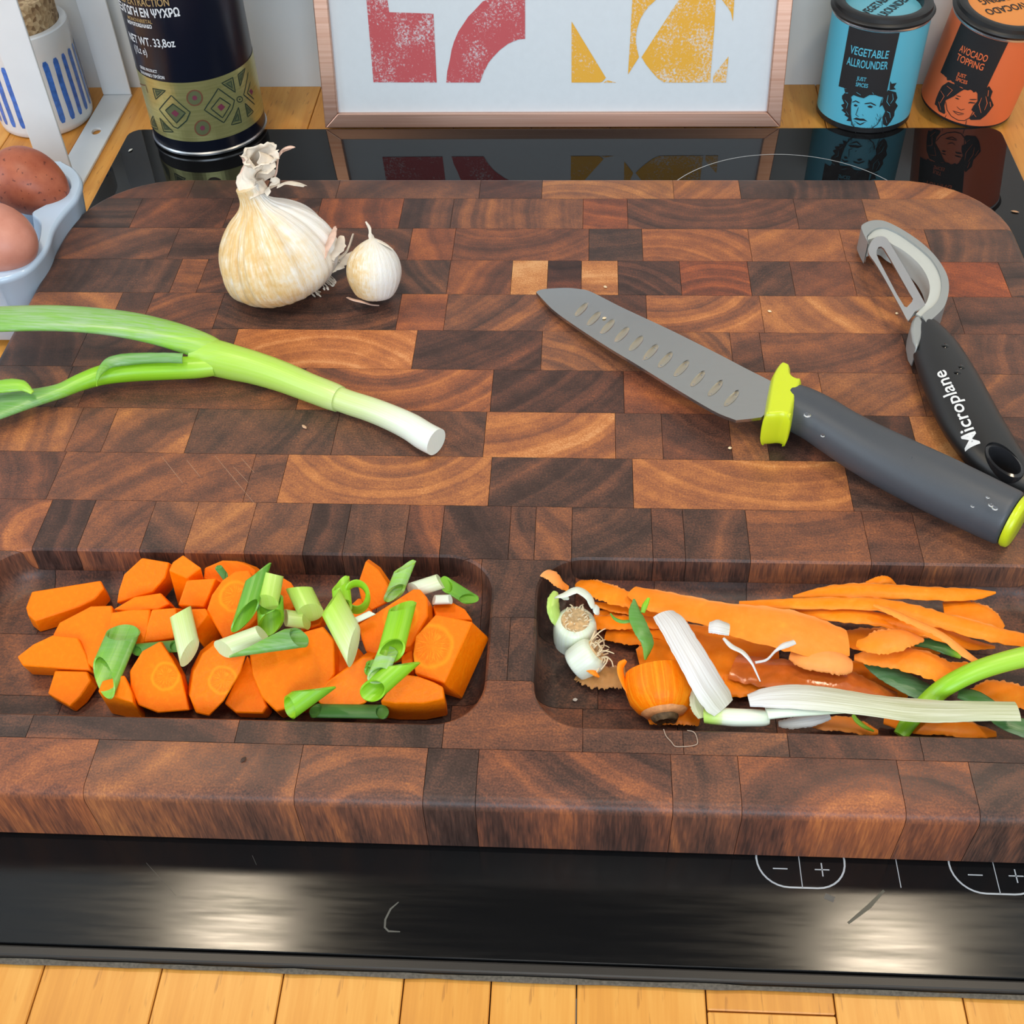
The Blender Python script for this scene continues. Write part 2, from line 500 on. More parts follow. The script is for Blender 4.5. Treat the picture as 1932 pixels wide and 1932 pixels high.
# dried smear and a hair left on the front of the glass
SMEAR = plain('dried_smear', (0.10, 0.095, 0.08), 0.8)
def at2(px, py, z=0.0): 
    q = at(px, py, z); return (q.x, q.y)
flat('smear', stroke2d([at2(*p) for p in [(752, 1702), (737, 1715), (727, 1735), (726, 1750), (733, 1757), (755, 1758)]], 0.0007), 0.00005, SMEAR, hob)
flat('scratch', stroke2d([at2(276, 1628), at2(332, 1690)], 0.0002), 0.00005, SMEAR, hob)
flat('scratch', stroke2d([at2(476, 1614), at2(484, 1632)], 0.0002), 0.00005, SMEAR, hob)
flat('smear', stroke2d([at2(1600, 1742), at2(1640, 1710), at2(1668, 1680)], 0.0016), 0.00004, plain('thin_smear', (0.085, 0.080, 0.060), 0.5), hob)
flat('smear', stroke2d([at2(1556, 1690), at2(1574, 1698)], 0.004), 0.00004, plain('thin_smear_b', (0.09, 0.087, 0.08), 0.5), hob)

# ------------------------------------------------------------------ cutting board
BX0, BX1, BYF, BYB = -0.2727, 0.2522, -0.2180, 0.1933
Y0, RW = 0.17022, 0.03045
board = thing('cutting_board', 'thick end-grain acacia chopping board with two routed trays, lying on the hob', 'cutting board', (-0.01, -0.012, 0.0))
def ring3(x0, x1, y0, y1, r, z, inset, n=10):
    return [(p[0], p[1], z) for p in rrect(x0, x1, y0, y1, r, n, inset)]
CRN = 0.056
bodyV, bodyF = loft([ring3(BX0, BX1, BYF, BYB, CRN, z, i) for z, i in
                     ((0.0004, 0.002), (0.002, 0.0003), (T - 0.0045, 0.0), (T - 0.0024, 0.0006), (T - 0.0009, 0.0019), (T, 0.0042))])
def tray_rings(x0, x1, y0, y1, r):
    R = 0.0095
    rings = [ring3(x0, x1, y0, y1, r, T + 0.02, -0.0025), ring3(x0, x1, y0, y1, r, T + 0.00001, -0.0012), ring3(x0, x1, y0, y1, r, T - 0.0009, -0.0003),
             ring3(x0, x1, y0, y1, r, T - 0.0022, 0.0), ring3(x0, x1, y0, y1, r, FLOOR + R, 0.0002)]
    for i in range(1, 8):
        a = math.radians(90 * i / 8)
        rings.append(ring3(x0, x1, y0, y1, r, FLOOR + R * (1 - math.sin(a)), 0.0002 + R * (1 - math.cos(a))))
    rings.append(ring3(x0, x1, y0, y1, r, FLOOR, 0.0002 + R))
    return rings
TRAYS = [(-0.2290, -0.0163, -0.1842, -0.1029, 0.019), (0.0026, 0.2153, -0.1842, -0.1029, 0.019)]
def tmpobj(V, F):
    me = bpy.data.meshes.new('tool'); me.from_pydata([tuple(v) for v in V], [], F)
    bm = bmesh.new(); bm.from_mesh(me); bmesh.ops.recalc_face_normals(bm, faces=bm.faces); bm.to_mesh(me); bm.free()
    o = bpy.data.objects.new('tool', me); COL.objects.link(o); return o
tool_body = tmpobj(bodyV, bodyF)
tool_trays = [tmpobj(*loft(tray_rings(*t))) for t in TRAYS]
# joints of every row read at the row's middle line, in the photograph's pixels, with the tone of each block
ROWS = [
 (352, [363, 505, 639, 906, 1023, 1270, 1395, 1653], [.40, .36, .35, .42, .34, .62, .60, .32, .66, .62]),
 (403, [256, 430, 600, 757, 853, 1100, 1184, 1502, 1633], [.30, .36, .36, .52, .36, .50, .52, .42, .40, .56]),
 (463, [325, 560, 773, 856, 1111, 1212, 1415, 1590, 1753], [.42, .36, .36, .54, .48, .30, .60, .60, .56, .42]),
 (525, [330, 380, 600, 700, 846, 965, 1033, 1097, 1166, 1284, 1414, 1495, 1609, 1760, 1895],
       [.32, .55, .38, .34, .34, .48, .80, .30, .74, .32, .52, .34, .48, .50, .56, .34]),
 (590, [215, 276, 411, 752, 841, 1110, 1220, 1437, 1730, 1807], [.60, .38, .44, .33, .52, .46, .34, .60, .62, .42, .42]),
 (660, [150, 437, 782, 1022, 1380, 1437, 1710], [.26, .36, .70, .32, .52, .42, .46, .42]),
 (737, [117, 160, 567, 928, 1177, 1400, 1550, 1735], [.38, .36, .42, .56, .33, .48, .58, .52, .44]),
 (817, [137, 204, 360, 633, 915, 1161, 1249, 1377, 1445, 1723, 1850], [.56, .44, .52, .38, .42, .66, .42, .40, .50, .34, .74, .36]),
 (904, [103, 470, 533, 925, 1194, 1599, 1790], [.42, .47, .46, .62, .32, .64, .36, .40]),
 (1000, [75, 159, 276, 359, 471, 580, 654, 767, 834, 962, 1010, 1079, 1230, 1290, 1410, 1632, 1728],
        [.50, .28, .50, .42, .56, .46, .32, .38, .42, .30, .36, .50, .36, .36, .34, .46, .42, .42]),
 (1107, [60, 195, 420, 700, 905, 1085, 1240, 1420, 1690], [.32, .38, .34, .40, .40, .34, .40, .36, .38, .34]),
 (1222, [105, 330, 560, 790, 960, 1130, 1360, 1600], [.40, .36, .42, .36, .33, .33, .42, .36, .38]),
 (1347, [65, 455, 840, 1100, 1286, 1480, 1725], [.34, .36, .34, .46, .40, .36, .34, .36]),
 (1465, [164, 561, 802, 900, 1267, 1395, 1697, 1833], [.52, .48, .46, .26, .42, .44, .50, .48, .34]),
]
# ring centres for the blocks whose arcs stand out: (row, block) -> (dx, dy, rings per metre) from the block's middle
ARCS = {(1, 7): (0.0, 0.055, 420), (2, 6): (-0.02, -0.045, 420), (3, 9): (-0.03, -0.04, 500), (3, 10): (0.0, -0.03, 480), (4, 7): (-0.02, 0.04, 420),
        (4, 3): (0.0, 0.07, 420), (5, 2): (0.0, -0.055, 380), (5, 4): (-0.06, -0.05, 380), (6, 3): (-0.01, 0.05, 420), (8, 3): (0.0, 0.042, 420),
        (8, 5): (0.02, 0.08, 300), (6, 4): (-0.08, 0.07, 260), (8, 4): (-0.08, 0.08, 230), (5, 3): (-0.06, 0.08, 260), (4, 2): (0.03, -0.05, 420),
        (7, 5): (-0.03, 0.05, 260), (0, 5): (-0.02, -0.06, 420), (1, 0): (0, 0.2, 300), (8, 1): (0.12, -0.16, 260), (2, 0): (0.1, -0.14, 260)}
HUES = {(1, 3): .6, (1, 6): .7, (2, 3): .5, (3, 10): .8, (3, 14): .9, (4, 4): .5, (6, 5): .5, (3, 7): .7, (2, 6): .35, (1, 7): .3, (8, 3): .15, (13, 4): .35, (13, 6): .4, (8, 5): .2}
rb = random.Random(11)
def apply_bool(V, F, ops):
    o = tmpobj(V, F)
    for tool, op in ops:
        m = o.modifiers.new('b', 'BOOLEAN'); m.object = tool; m.operation = op; m.solver = 'EXACT'
    dg = bpy.context.evaluated_depsgraph_get()
    me = bpy.data.meshes.new_from_object(o.evaluated_get(dg))
    V = [tuple(v.co) for v in me.vertices]; F = [tuple(p.vertices) for p in me.polygons]
    bpy.data.objects.remove(o); bpy.data.meshes.remove(me)
    return V, F
GAP = 0.00011
for ri, (py, joints, tones_) in enumerate(ROWS):
    yt = BYB + 0.003 if ri == 0 else Y0 - (ri - 1) * RW
    ybm = BYF - 0.003 if ri == len(ROWS) - 1 else Y0 - ri * RW
    xs_ = [BX0 - 0.003] + [at(p, py, T).x for p in joints] + [BX1 + 0.003]
    for bi in range(len(xs_) - 1):
        x0, x1 = xs_[bi] + GAP, xs_[bi + 1] - GAP
        y0, y1 = ybm + GAP, yt - GAP
        if x1 <= BX0 or x0 >= BX1: continue
        x0c, x1c = x0, x1
        V, F = box(x0c, x1c, y0, y1, -0.001, T + 0.002)
        edge = bi == 0 or bi == len(xs_) - 2 or ri in (0, len(ROWS) - 1) or x0 < BX0 + CRN and ri < 3 or x1 > BX1 - CRN and ri < 3
        ops = []
        if edge: ops.append((tool_body, 'INTERSECT'))
        else: V, F = box(x0, x1, y0, y1, 0.0004, T)
        for t, tt in zip(TRAYS, tool_trays):
            if x1 > t[0] - 0.003 and x0 < t[1] + 0.003 and y1 > t[2] - 0.003 and y0 < t[3] + 0.003: ops.append((tt, 'DIFFERENCE'))
        if ops: V, F = apply_bool(V, F, ops)
        if not V: continue
        cx, cy = (max(x0, BX0) + min(x1, BX1)) / 2, (max(y0, BYF) + min(y1, BYB)) / 2
        o = mk('block', V, F, WOOD, board, origin=(cx, cy, T), smooth=28)
        o['tone'] = 0.445 + 1.3 * (float(tones_[min(bi, len(tones_) - 1)]) - 0.45) + rb.uniform(-.02, .02)
        o['hue'] = float(HUES.get((ri, bi), rb.choice([0.0, 0.1, 0.2, 0.35])))
        arc = ARCS.get((ri, bi))
        if not arc:
            a = rb.uniform(0, 2 * math.pi); d = rb.uniform(0.03, 0.16)
            arc = (d * math.cos(a), d * math.sin(a), rb.uniform(110, 330))
        o['rx'], o['ry'], o['freq'] = float(arc[0]), float(arc[1]), float(arc[2])
        o['seed'] = rb.uniform(0, 60)
SCR = plain('pale_knife_scratch', (0.36, 0.21, 0.13), 0.6)
for a_, b_ in (((305, 861), (345, 912)), ((405, 859), (480, 950)), ((455, 864), (480, 892)), ((440, 880), (470, 912)), ((352, 868), (378, 900))):
    p, q = at(*a_, T), at(*b_, T)
    flat('scratch', stroke2d([(p.x, p.y), ((p.x + q.x) / 2, (p.y + q.y) / 2), (q.x, q.y)], 0.00022), T + 0.00005, SCR, board)
for o in [tool_body] + tool_trays: bpy.data.objects.remove(o)
# ------------------------------------------------------------------ printed things at the back
def cyl_hit(px, py, base, R, r, off=0.00022):
    """photo ray on an upright or tilted cylinder: returns (angle, height)"""
    o = R.transposed() @ (CAM - base); d = R.transposed() @ ray(px, py)
    a = d.x * d.x + d.y * d.y; b = 2 * (o.x * d.x + o.y * d.y); c = o.x * o.x + o.y * o.y - r * r
    disc = b * b - 4 * a * c
    s = (-b - math.sqrt(max(disc, 0))) / (2 * a)
    q = o + d * s
    return math.atan2(q.y, q.x), q.z
def dense(pts, closed=True, g=0.0012):
    out = []; n = len(pts)
    for i in range(n if closed else n - 1):
        a, b = pts[i], pts[(i + 1) % n]; k = max(1, int(math.dist(a, b) / g))
        out += [(a[0] + (b[0] - a[0]) * j / k, a[1] + (b[1] - a[1]) * j / k) for j in range(k)]
    return out if closed else out + [pts[-1]]
class Can:
    def __init__(s, base, R, r): s.base, s.R, s.r = Vector(base), R, r
    def uv(s, crop, pts):
        """unrolled coordinates in metres of crop pixels"""
        out = []
        for x, y in pts:
            a, z = cyl_hit(*cv(crop, x, y), s.base, s.R, s.r)
            if a > math.pi / 2: a -= 2 * math.pi
            out.append((a * s.r, z))
        return out
    def fill(s, pts):
        """filled outline with inner points, so that it follows the curve of the can"""
        u0, u1 = min(p[0] for p in pts), max(p[0] for p in pts); z0, z1 = min(p[1] for p in pts), max(p[1] for p in pts)
        g = 0.0016; ins = []
        for i in range(int((u1 - u0) / g) + 1):
            for j in range(int((z1 - z0) / (2 * g)) + 1):
                q = (u0 + (i + .5) * g, z0 + (j + .5) * 2 * g)
                if pip(*q, pts): ins.append(q)
        v, f, b = fill([dense(pts)], ins); return v, f
    def wrap(s, name, v2f, mat, parent, off=0.00022):
        V2, F = v2f
        V = [s.base + s.R @ Vector(((s.r + off) * math.cos(u / s.r), (s.r + off) * math.sin(u / s.r), z)) for u, z in V2]
        return mk(name, V, F, mat, parent)
    def body(s, name, prof, mat, parent, n=64, smooth=40):
        V, F = lathe(prof, (0, 0, 0), n)
        return mk(name, [s.base + s.R @ v for v in V], F, mat, parent, smooth=smooth)
    def text(s, name, txt, size, ang, z, mat, parent, bold=0.0, xs=1.0, slope=0.0, align='CENTER', off=0.0003):
        V2, F = subdiv2d(*text2d(txt, size, align, bold, xs), 0.0025)
        u0 = math.radians(ang) * s.r
        return s.wrap(name, ([(u0 + x, z + y + slope * x) for x, y in V2], F), mat, parent, off)
I3 = Matrix.Identity(3)

# --- olive oil tin
NAVY = plain('navy_lacquer', (0.006, 0.008, 0.018), 0.28, 0.0, Specular_IOR_Level=0.6)
def gold_mat():
    x = N('brushed_green_gold')
    g = x.noise(x.obj((40, 40, 900)), 1, 3)
    x.color(x.ramp(g, [(0.3, (0.47, 0.45, 0.17)), (0.7, (0.60, 0.57, 0.25))])); x.set(Metallic=0.7, Roughness=0.30); return x.m
GOLD = gold_mat()
TINM = plain('bare_tin_rim', (0.55, 0.56, 0.58), 0.3, 1.0)
tin_c = Vector((-0.2345, 0.3085, 0.0))
tin = thing('oil_tin', 'tall round navy olive oil tin with a patterned gold band', 'tin', tin_c)
can = Can(tin_c, I3, 0.0375)
can.body('base_rim', [(0.0, 0.0008), (0.0375, 0.0008), (0.0384, 0.0014), (0.0384, 0.0026), (0.0376, 0.0034), (0.0, 0.0034)], TINM, tin)
tin_body = can.body('body', [(0.0, 0.0034), (0.0373, 0.0034), (0.0375, 0.0038), (0.0375, 0.199), (0.0365, 0.200), (0.0, 0.200)], NAVY, tin)
can.body('top_rim', [(0.0, 0.200), (0.0382, 0.200), (0.0386, 0.2015), (0.0382, 0.203), (0.0360, 0.203), (0.0355, 0.201), (0.0, 0.201)], TINM, tin)
can.body('cap', [(0.0, 0.201), (0.013, 0.201), (0.0135, 0.219), (0.0125, 0.220), (0.0, 0.220)], plain('black_cap', (0.02, 0.02, 0.02), 0.4), tin, 32)
gold_band = can.wrap('gold_band', ([(u * 2 * math.pi * 0.0375 / 96, z) for z in (0.0113, 0.0516) for u in range(97)],
                       [(i, i + 1, 98 + i, 97 + i) for i in range(96)]), GOLD, tin, 0.00015)
INKG = plain('dark_green_ink', (0.012, 0.03, 0.02), 0.5)
INKB = plain('brown_ink', (0.16, 0.06, 0.03), 0.5)
INKR = plain('maroon_ink', (0.17, 0.03, 0.06), 0.5)
INKD = plain('olive_tint', (0.13, 0.15, 0.07), 0.5, 0.3)
def tstroke(pts, w=0.00045, closed=True, mat=INKG, name='band_pattern'): can.wrap(name, stroke2d(dense(can.uv('T', pts), closed), w * 1.5, closed), mat, gold_band, 0.00036)
def tfill(pts, mat, off=0.00028): can.wrap('band_pattern', can.fill(can.uv('T', pts)), mat, gold_band, off)
def circ(cx, cy, r, n=28): return [(cx + r * math.cos(2 * math.pi * i / n), cy + r * math.sin(2 * math.pi * i / n)) for i in range(n)]
tfill([(765, 1180), (905, 1285), (805, 1400), (680, 1255)], INKD)
tstroke([(745, 1085), (960, 1275), (920, 1370), (820, 1460), (770, 1440), (610, 1245)]); tstroke([(765, 1180), (905, 1285), (805, 1400), (680, 1255)])
tfill([(785, 1250), (835, 1290), (800, 1330), (745, 1285)], INKR, 0.0004)
tstroke([(1275, 1005), (1460, 1140), (1440, 1230), (1340, 1395), (1120, 1250), (1150, 1200)]); tstroke([(1295, 1110), (1415, 1190), (1325, 1340), (1195, 1235)])
tfill([(1310, 1178), (1355, 1215), (1310, 1262), (1265, 1215)], INKR, 0.0004)
for cx, cy in ((1010, 1112), (1100, 1455)):
    tfill(circ(cx, cy, 84), INKD); tstroke(circ(cx, cy, 86), 0.0006, mat=INKB); tfill(circ(cx, cy, 27), INKR, 0.0004)
tstroke(circ(1520, 1130, 32), 0.0004); tfill(circ(1520, 1130, 9), INKG)
for tri in ([(535, 1005), (680, 1030), (570, 1130)], [(1440, 880), (1315, 945), (1470, 1050)], [(1580, 775), (1500, 850), (1525, 980)],
            [(1505, 1220), (1540, 1390), (1425, 1420)], [(1580, 1175), (1675, 1270), (1610, 1330)], [(540, 1320), (595, 1470), (510, 1430)], [(615, 1340), (770, 1500), (660, 1495)]):
    mx = sum(p[0] for p in tri) / 3; my = sum(p[1] for p in tri) / 3
    tfill([(mx + (x - mx) * .7, my + (y - my) * .7) for x, y in tri], INKD)
    tstroke(tri); tstroke([(mx + (x - mx) * .42, my + (y - my) * .42) for x, y in tri], 0.0003)
tstroke([(1615, 820), (1565, 1080), (1690, 1190)], closed=False); tstroke([(1640, 930), (1605, 1060), (1680, 1130)], closed=False)
tfill([(1645, 1010), (1670, 1040), (1655, 1080), (1625, 1040)], INKR, 0.0004)
tstroke([(375, 950), (455, 970), (480, 1060)], closed=False, mat=INKB)
TW = plain('white_tin_print', (0.75, 0.76, 0.78), 0.5)
TG = plain('gold_tin_print', (0.42, 0.28, 0.12), 0.45)
can.text('lettering', 'COLD EXTRACTION', 0.0066, -116, 0.1010, TG, tin_body, 0.0001, 0.72, 0.05)
can.text('lettering', 'ΕΞΑΓΩΓΗ ΕΝ ΨΥΧΡΩ', 0.0070, -113, 0.0945, TW, tin_body, 0.00022, 0.70, 0.05)
can.text('lettering', 'MONOVARIETAL', 0.0032, -119, 0.0893, TG, tin_body, 0.00005, 0.85, 0.05)
can.text('lettering', 'ΜΟΝΟΠΟΙΚΙΛΙΑΚΟ', 0.0030, -121, 0.0862, TW, tin_body, 0.0001, 0.80, 0.05)
can.text('lettering', 'NET WT. 33,8oz', 0.0074, -114.5, 0.0762, TW, tin_body, 0.00010, 0.72, 0.05)
can.text('lettering', '(1Lt e)', 0.0066, -128, 0.0690, TW, tin_body, 0.00005, 0.72, 0.05)
can.text('lettering', 'GREEK PRODUCT', 0.0027, -124, 0.0572, TW, tin_body, 0.00006, 0.75, 0.05)
can.text('lettering', 'ΕΛΛΗΝΙΚΟ ΠΡΟΪΟΝ', 0.0027, -121, 0.0538, TW, tin_body, 0.00006, 0.85, 0.05)

# --- spice cans
BLACKP = plain('black_plastic', (0.012, 0.012, 0.013), 0.42)
INK = plain('black_label_ink', (0.016, 0.014, 0.015), 0.6)
RIMS = plain('white_metal_rim', (0.70, 0.70, 0.74), 0.25, 0.85)
def spice(base, R, r, h, color, lidcol, label, crop, rect, lines, texts, strokes, fills, lidtext, lidrot, lid_z, bh):
    c = Can(base, R, r)
    t = thing('spice_can', label, 'can', base, 'spice cans at the back')
    c.body('base_rim', [(0, 0.0), (r - 0.0006, 0.0), (r, 0.0006), (r, bh), (0, bh)], BLACKP, t)
    c.body('body', [(0, bh), (r, bh), (r, h), (0, h)], color, t)
    c.body('metal_rim', [(0, h), (r + 0.0002, h), (r + 0.0004, h + 0.0004), (r + 0.0004, h + 0.0015), (0, h + 0.0015)], RIMS, t)
    R1 = r + 0.0012
    c.body('lid', [(0, h + 0.0014), (R1 - 0.001, h + 0.0014), (R1, h + 0.0022), (R1 + 0.0006, h + 0.0036), (R1, h + 0.0045), (R1 - 0.0012, h + 0.0052), (R1 - 0.0016, h + 0.0074), (R1 - 0.003, h + 0.0082),
                   (R1 - 0.0065, h + 0.0080), (R1 - 0.0075, h + 0.0074), (R1 - 0.0078, lid_z), (0, lid_z)], BLACKP, t)
    lr = R1 - 0.0079
    V, F = lathe([(0, lid_z), (lr, lid_z), (lr, lid_z + 0.0004), (0, lid_z + 0.0004)], (0, 0, 0), 48)
    disc = mk('lid_disc', [c.base + R @ v for v in V], F, lidcol, t, smooth=30)
    # black label with a ragged lower edge
    q = c.uv(crop, rect)     # tl, tr, br, bl
    n = 26; rr = random.Random(5); V2, F2 = [], []
    for i in range(n + 1):
        f = i / n
        u = q[0][0] * (1 - f) + q[1][0] * f; u2 = q[3][0] * (1 - f) + q[2][0] * f
        zb = q[3][1] * (1 - f) + q[2][1] * f + rr.uniform(-0.0007, 0.0009)
        V2 += [(u, h - 0.0002), (u2, zb)]
        if i: F2.append((2 * i - 2, 2 * i - 1, 2 * i + 1, 2 * i))
    lab = c.wrap('label', (V2, F2), INK, t, 0.00018)
    for txt, (ax, ay), (bx_, by_), size, bold in texts:
        (ua, za), (ub, zb) = c.uv(crop, [(ax, ay), (bx_, by_)])
        V, F = text2d(txt, 1.0, 'CENTER', 0.0, 1.0)
        w = max(v[0] for v in V) - min(v[0] for v in V)
        s = math.hypot(ub - ua, zb - za) / w
        V, F = subdiv2d(*text2d(txt, size, 'CENTER', bold, 1.0), 0.0025)
        ang = math.atan2(zb - za, ub - ua); k = s / size
        c.wrap('lettering', ([((ua + ub) / 2 + x * k * math.cos(ang) - y * math.sin(ang), (za + zb) / 2 + x * k * math.sin(ang) + y * math.cos(ang)) for x, y in V], F), color, lab, 0.0004)
    for pts in fills: c.wrap('portrait', c.fill(c.uv(crop, pts)), INK, t, 0.0003)
    for pts, w in strokes: c.wrap('portrait', stroke2d(dense(c.uv(crop, pts), False), w), INK, t, 0.00034)
    for pts, w in lines: c.wrap('hair_strand', stroke2d(c.uv(crop, pts), w), color, t, 0.00042)
    for txt, size, x0, y0 in lidtext:
        V, F = text2d(txt, size, 'CENTER', 0.0002, 0.72)
        ca, sa = math.cos(lidrot), math.sin(lidrot)
        mk('lid_lettering', [c.base + R @ Vector((x * ca - (y + y0) * sa + x0, x * sa + (y + y0) * ca, lid_z + 0.0006)) for x, y in V], F, INK, disc)
    return t
BLUE = plain('sky_blue_paper', (0.105, 0.46, 0.60), 0.45)
ORNG = plain('salmon_orange_paper', (0.80, 0.165, 0.055), 0.45)
def hatch(pts, n, ln, w, seed):
    r = random.Random(seed); out = []
    for i in range(n):
        k = r.uniform(0, len(pts) - 1.001); a, b = pts[int(k)], pts[int(k) + 1]; f = k - int(k)
        x, y = a[0] + (b[0] - a[0]) * f, a[1] + (b[1] - a[1]) * f
        x += r.uniform(-18, 18); y += r.uniform(-30, 12)
        out.append(([(x, y), (x + r.uniform(-8, 8), y + ln)], w))
    return out
man_fill = [[(440, 1340), (500, 1280), (560, 1330), (575, 1400), (560, 1500), (555, 1600), (570, 1700), (500, 1690), (530, 1650), (470, 1610), (490, 1590), (430, 1540), (460, 1520), (425, 1470), (470, 1450), (440, 1380)],
            [(470, 1245), (600, 1240), (1080, 1280), (1060, 1370), (960, 1350), (900, 1330), (820, 1330), (740, 1375), (650, 1350), (600, 1330), (560, 1360), (490, 1330)],
            [(1080, 1260), (1190, 1290), (1210, 1370), (1180, 1430), (1215, 1480), (1170, 1560), (1165, 1620), (1120, 1700), (1060, 1770), (1010, 1740), (1000, 1640), (1040, 1560), (1000, 1470), (960, 1500), (980, 1420), (1020, 1340)],
            [(1110, 1130), (1130, 1170), (1200, 1160), (1160, 1220), (1190, 1250), (1100, 1260)],
            [(590, 1665), (640, 1645), (690, 1660), (740, 1660), (795, 1700), (740, 1690), (690, 1690), (640, 1678)],
            [(600, 1470), (625, 1458), (660, 1476), (640, 1492), (612, 1488)], [(790, 1488), (830, 1474), (872, 1494), (850, 1512), (810, 1506)]]
jaw = [(575, 1720), (640, 1790), (740, 1815), (830, 1790), (930, 1710), (985, 1620)]
man_str = [([(560, 1390), (557, 1600), (575, 1740), (640, 1810), (740, 1835), (830, 1810), (930, 1740), (990, 1640)], 0.0005), ([(625, 1800), (630, 1885)], 0.0004), ([(995, 1690), (1000, 1800), (1012, 1862)], 0.0004),
           ([(582, 1430), (630, 1413), (684, 1440)], 0.0008), ([(752, 1452), (840, 1440), (912, 1476)], 0.0008), ([(668, 1500), (640, 1580), (630, 1605), (672, 1635)], 0.0004), ([(722, 1600), (735, 1620)], 0.0004),
           ([(605, 1690), (690, 1738), (770, 1705)], 0.0004), ([(640, 1720), (690, 1745), (740, 1725)], 0.0006)] + hatch(jaw, 60, 34, 0.00022, 2) + [([(925, 1590), (940, 1640)], 0.00025), ([(905, 1640), (930, 1690)], 0.00025)]
strands = [([(1080, 1330), (1060, 1420), (1100, 1480)], 0.0004), ([(1140, 1310), (1150, 1390), (1110, 1450)], 0.0004), ([(1060, 1560), (1100, 1580), (1110, 1650)], 0.0004), ([(1040, 1640), (1060, 1720)], 0.0003),
           ([(480, 1400), (520, 1450), (500, 1520)], 0.0003), ([(500, 1560), (530, 1610)], 0.0003), ([(640, 1290), (700, 1330)], 0.0004), ([(860, 1290), (880, 1320)], 0.0003), ([(1010, 1370), (990, 1440)], 0.0004), ([(490, 1300), (525, 1300)], 0.0006)]
spice((0.205, 0.3305, 0.0), I3, 0.0305, 0.0675, BLUE, plain('pale_blue_lid_print', (0.15, 0.50, 0.62), 0.35), 'sky-blue spice can with a drawn bearded man, black lid', 'M',
      [(545, 330), (1252, 425), (1055, 1325), (388, 1215)], strands,
      [('VEGETABLE', (560, 690), (1088, 770), 0.0072, 0.0001), ('ALLROUNDER', (512, 850), (1075, 920), 0.0072, 0.0001), ('JUST', (648, 1095), (778, 1118), 0.0036, 0.00005), ('SPICES', (632, 1180), (800, 1205), 0.0036, 0.00005)],
      man_str, man_fill, [('VEGETABLE', 0.0085, 0, 0.004), ('ALLROUNDER', 0.0085, 0, -0.006)], math.radians(52), 0.0700, 0.0040)
RT = Matrix.Rotation(0.0952, 3, 'Y') @ Matrix.Rotation(0.1198, 3, 'X')
woman_fill = [[(540, 1190), (640, 1230), (770, 1300), (700, 1340), (620, 1400), (500, 1460), (480, 1540), (495, 1640), (480, 1660), (400, 1620), (370, 1540), (340, 1520), (360, 1440), (400, 1340), (450, 1250)],
              [(1060, 1300), (1130, 1250), (1180, 1330), (1150, 1420), (1195, 1530), (1130, 1620), (1080, 1680), (1000, 1740), (860, 1745), (840, 1720), (920, 1640), (870, 1600), (900, 1540), (960, 1470), (960, 1360), (1000, 1350)]]
woman_str = [([(500, 1480), (520, 1600), (580, 1690), (680, 1750), (770, 1755), (850, 1710), (900, 1620)], 0.0005), ([(510, 1670), (490, 1710), (440, 1760)], 0.0004), ([(800, 1750), (785, 1830)], 0.0004),
             ([(655, 1392), (720, 1404)], 0.0006), ([(640, 1424), (692, 1444)], 0.0009), ([(845, 1447), (950, 1445)], 0.0007), ([(828, 1500), (850, 1490), (930, 1498)], 0.0009),
             ([(660, 1550), (690, 1580), (720, 1600), (775, 1585)], 0.0004), ([(600, 1610), (690, 1640), (765, 1652)], 0.0005), ([(612, 1622), (680, 1672), (760, 1662)], 0.0004)]
wstr = [([(430, 1320), (480, 1400), (420, 1500)], 0.0004), ([(520, 1250), (600, 1310), (520, 1400)], 0.0004), ([(400, 1480), (430, 1600)], 0.0004), ([(1020, 1420), (980, 1520), (1010, 1640)], 0.0004), ([(1080, 1400), (1100, 1500), (1060, 1600)], 0.0004),
        ([(1120, 1310), (1110, 1400)], 0.0006), ([(900, 1650), (940, 1700)], 0.0004), ([(1140, 1480), (1150, 1550)], 0.0007)]
spice((0.2741, 0.3383, 0.0027), RT, 0.0304, 0.0623, ORNG, plain('orange_lid_print', (0.85, 0.28, 0.045), 0.4), 'salmon-orange spice can with a drawn woman, leaning slightly', 'W',
      [(725, 330), (1405, 628), (1050, 1370), (420, 1060)], wstr,
      [('AVOCADO', (715, 700), (1108, 860), 0.0064, 0.0001), ('TOPPiNG', (670, 825), (1052, 985), 0.0064, 0.0001), ('JUST', (672, 1075), (800, 1120), 0.0034, 0.00005), ('SPICES', (650, 1145), (812, 1205), 0.0034, 0.00005)],
      woman_str, woman_fill, [('AVOCADO', 0.0090, 0, 0.002), ('TOPPiNG', 0.0090, 0, -0.009)], math.radians(205), 0.0676, 0.0020)

# --- copper picture frame leaning on the wall
lean = math.radians(14)
FN = Vector((0, math.cos(lean), -math.sin(lean))); FU = Vector((0, math.sin(lean), math.cos(lean))); F0 = Vector((-0.1560, 0.3082, 0.0003))
FW, FH, FD = 0.3040, 0.246, 0.016
COPPER = N('brushed_copper')
_g = COPPER.noise(COPPER.obj((4, 300, 300)), 2, 3)
COPPER.color(COPPER.ramp(_g, [(0.3, (0.60, 0.32, 0.22)), (0.7, (0.74, 0.46, 0.35))])).set(Metallic=0.9, Roughness=0.30); COPPER = COPPER.m
frame = thing('picture_frame', 'copper picture frame holding an abstract red and yellow print', 'picture', F0 + Vector((FW / 2, 0, 0)))
def fp(u, v, d=0.0): return F0 + Vector((u, 0, 0)) + FU * v + FN * d
def fslab(name, pts, d0, d1, mat, parent, bevel=None): 
    V, F = slab([pts], lambda x, y: fp(x, y, d0), lambda x, y: fp(x, y, d1)); return mk(name, V, F, mat, parent, bevel=bevel)
SW = 0.0095
fslab('frame_rail', [(0, 0), (FW, 0), (FW - SW, SW), (SW, SW)], 0, FD, COPPER, frame, 0.0006)
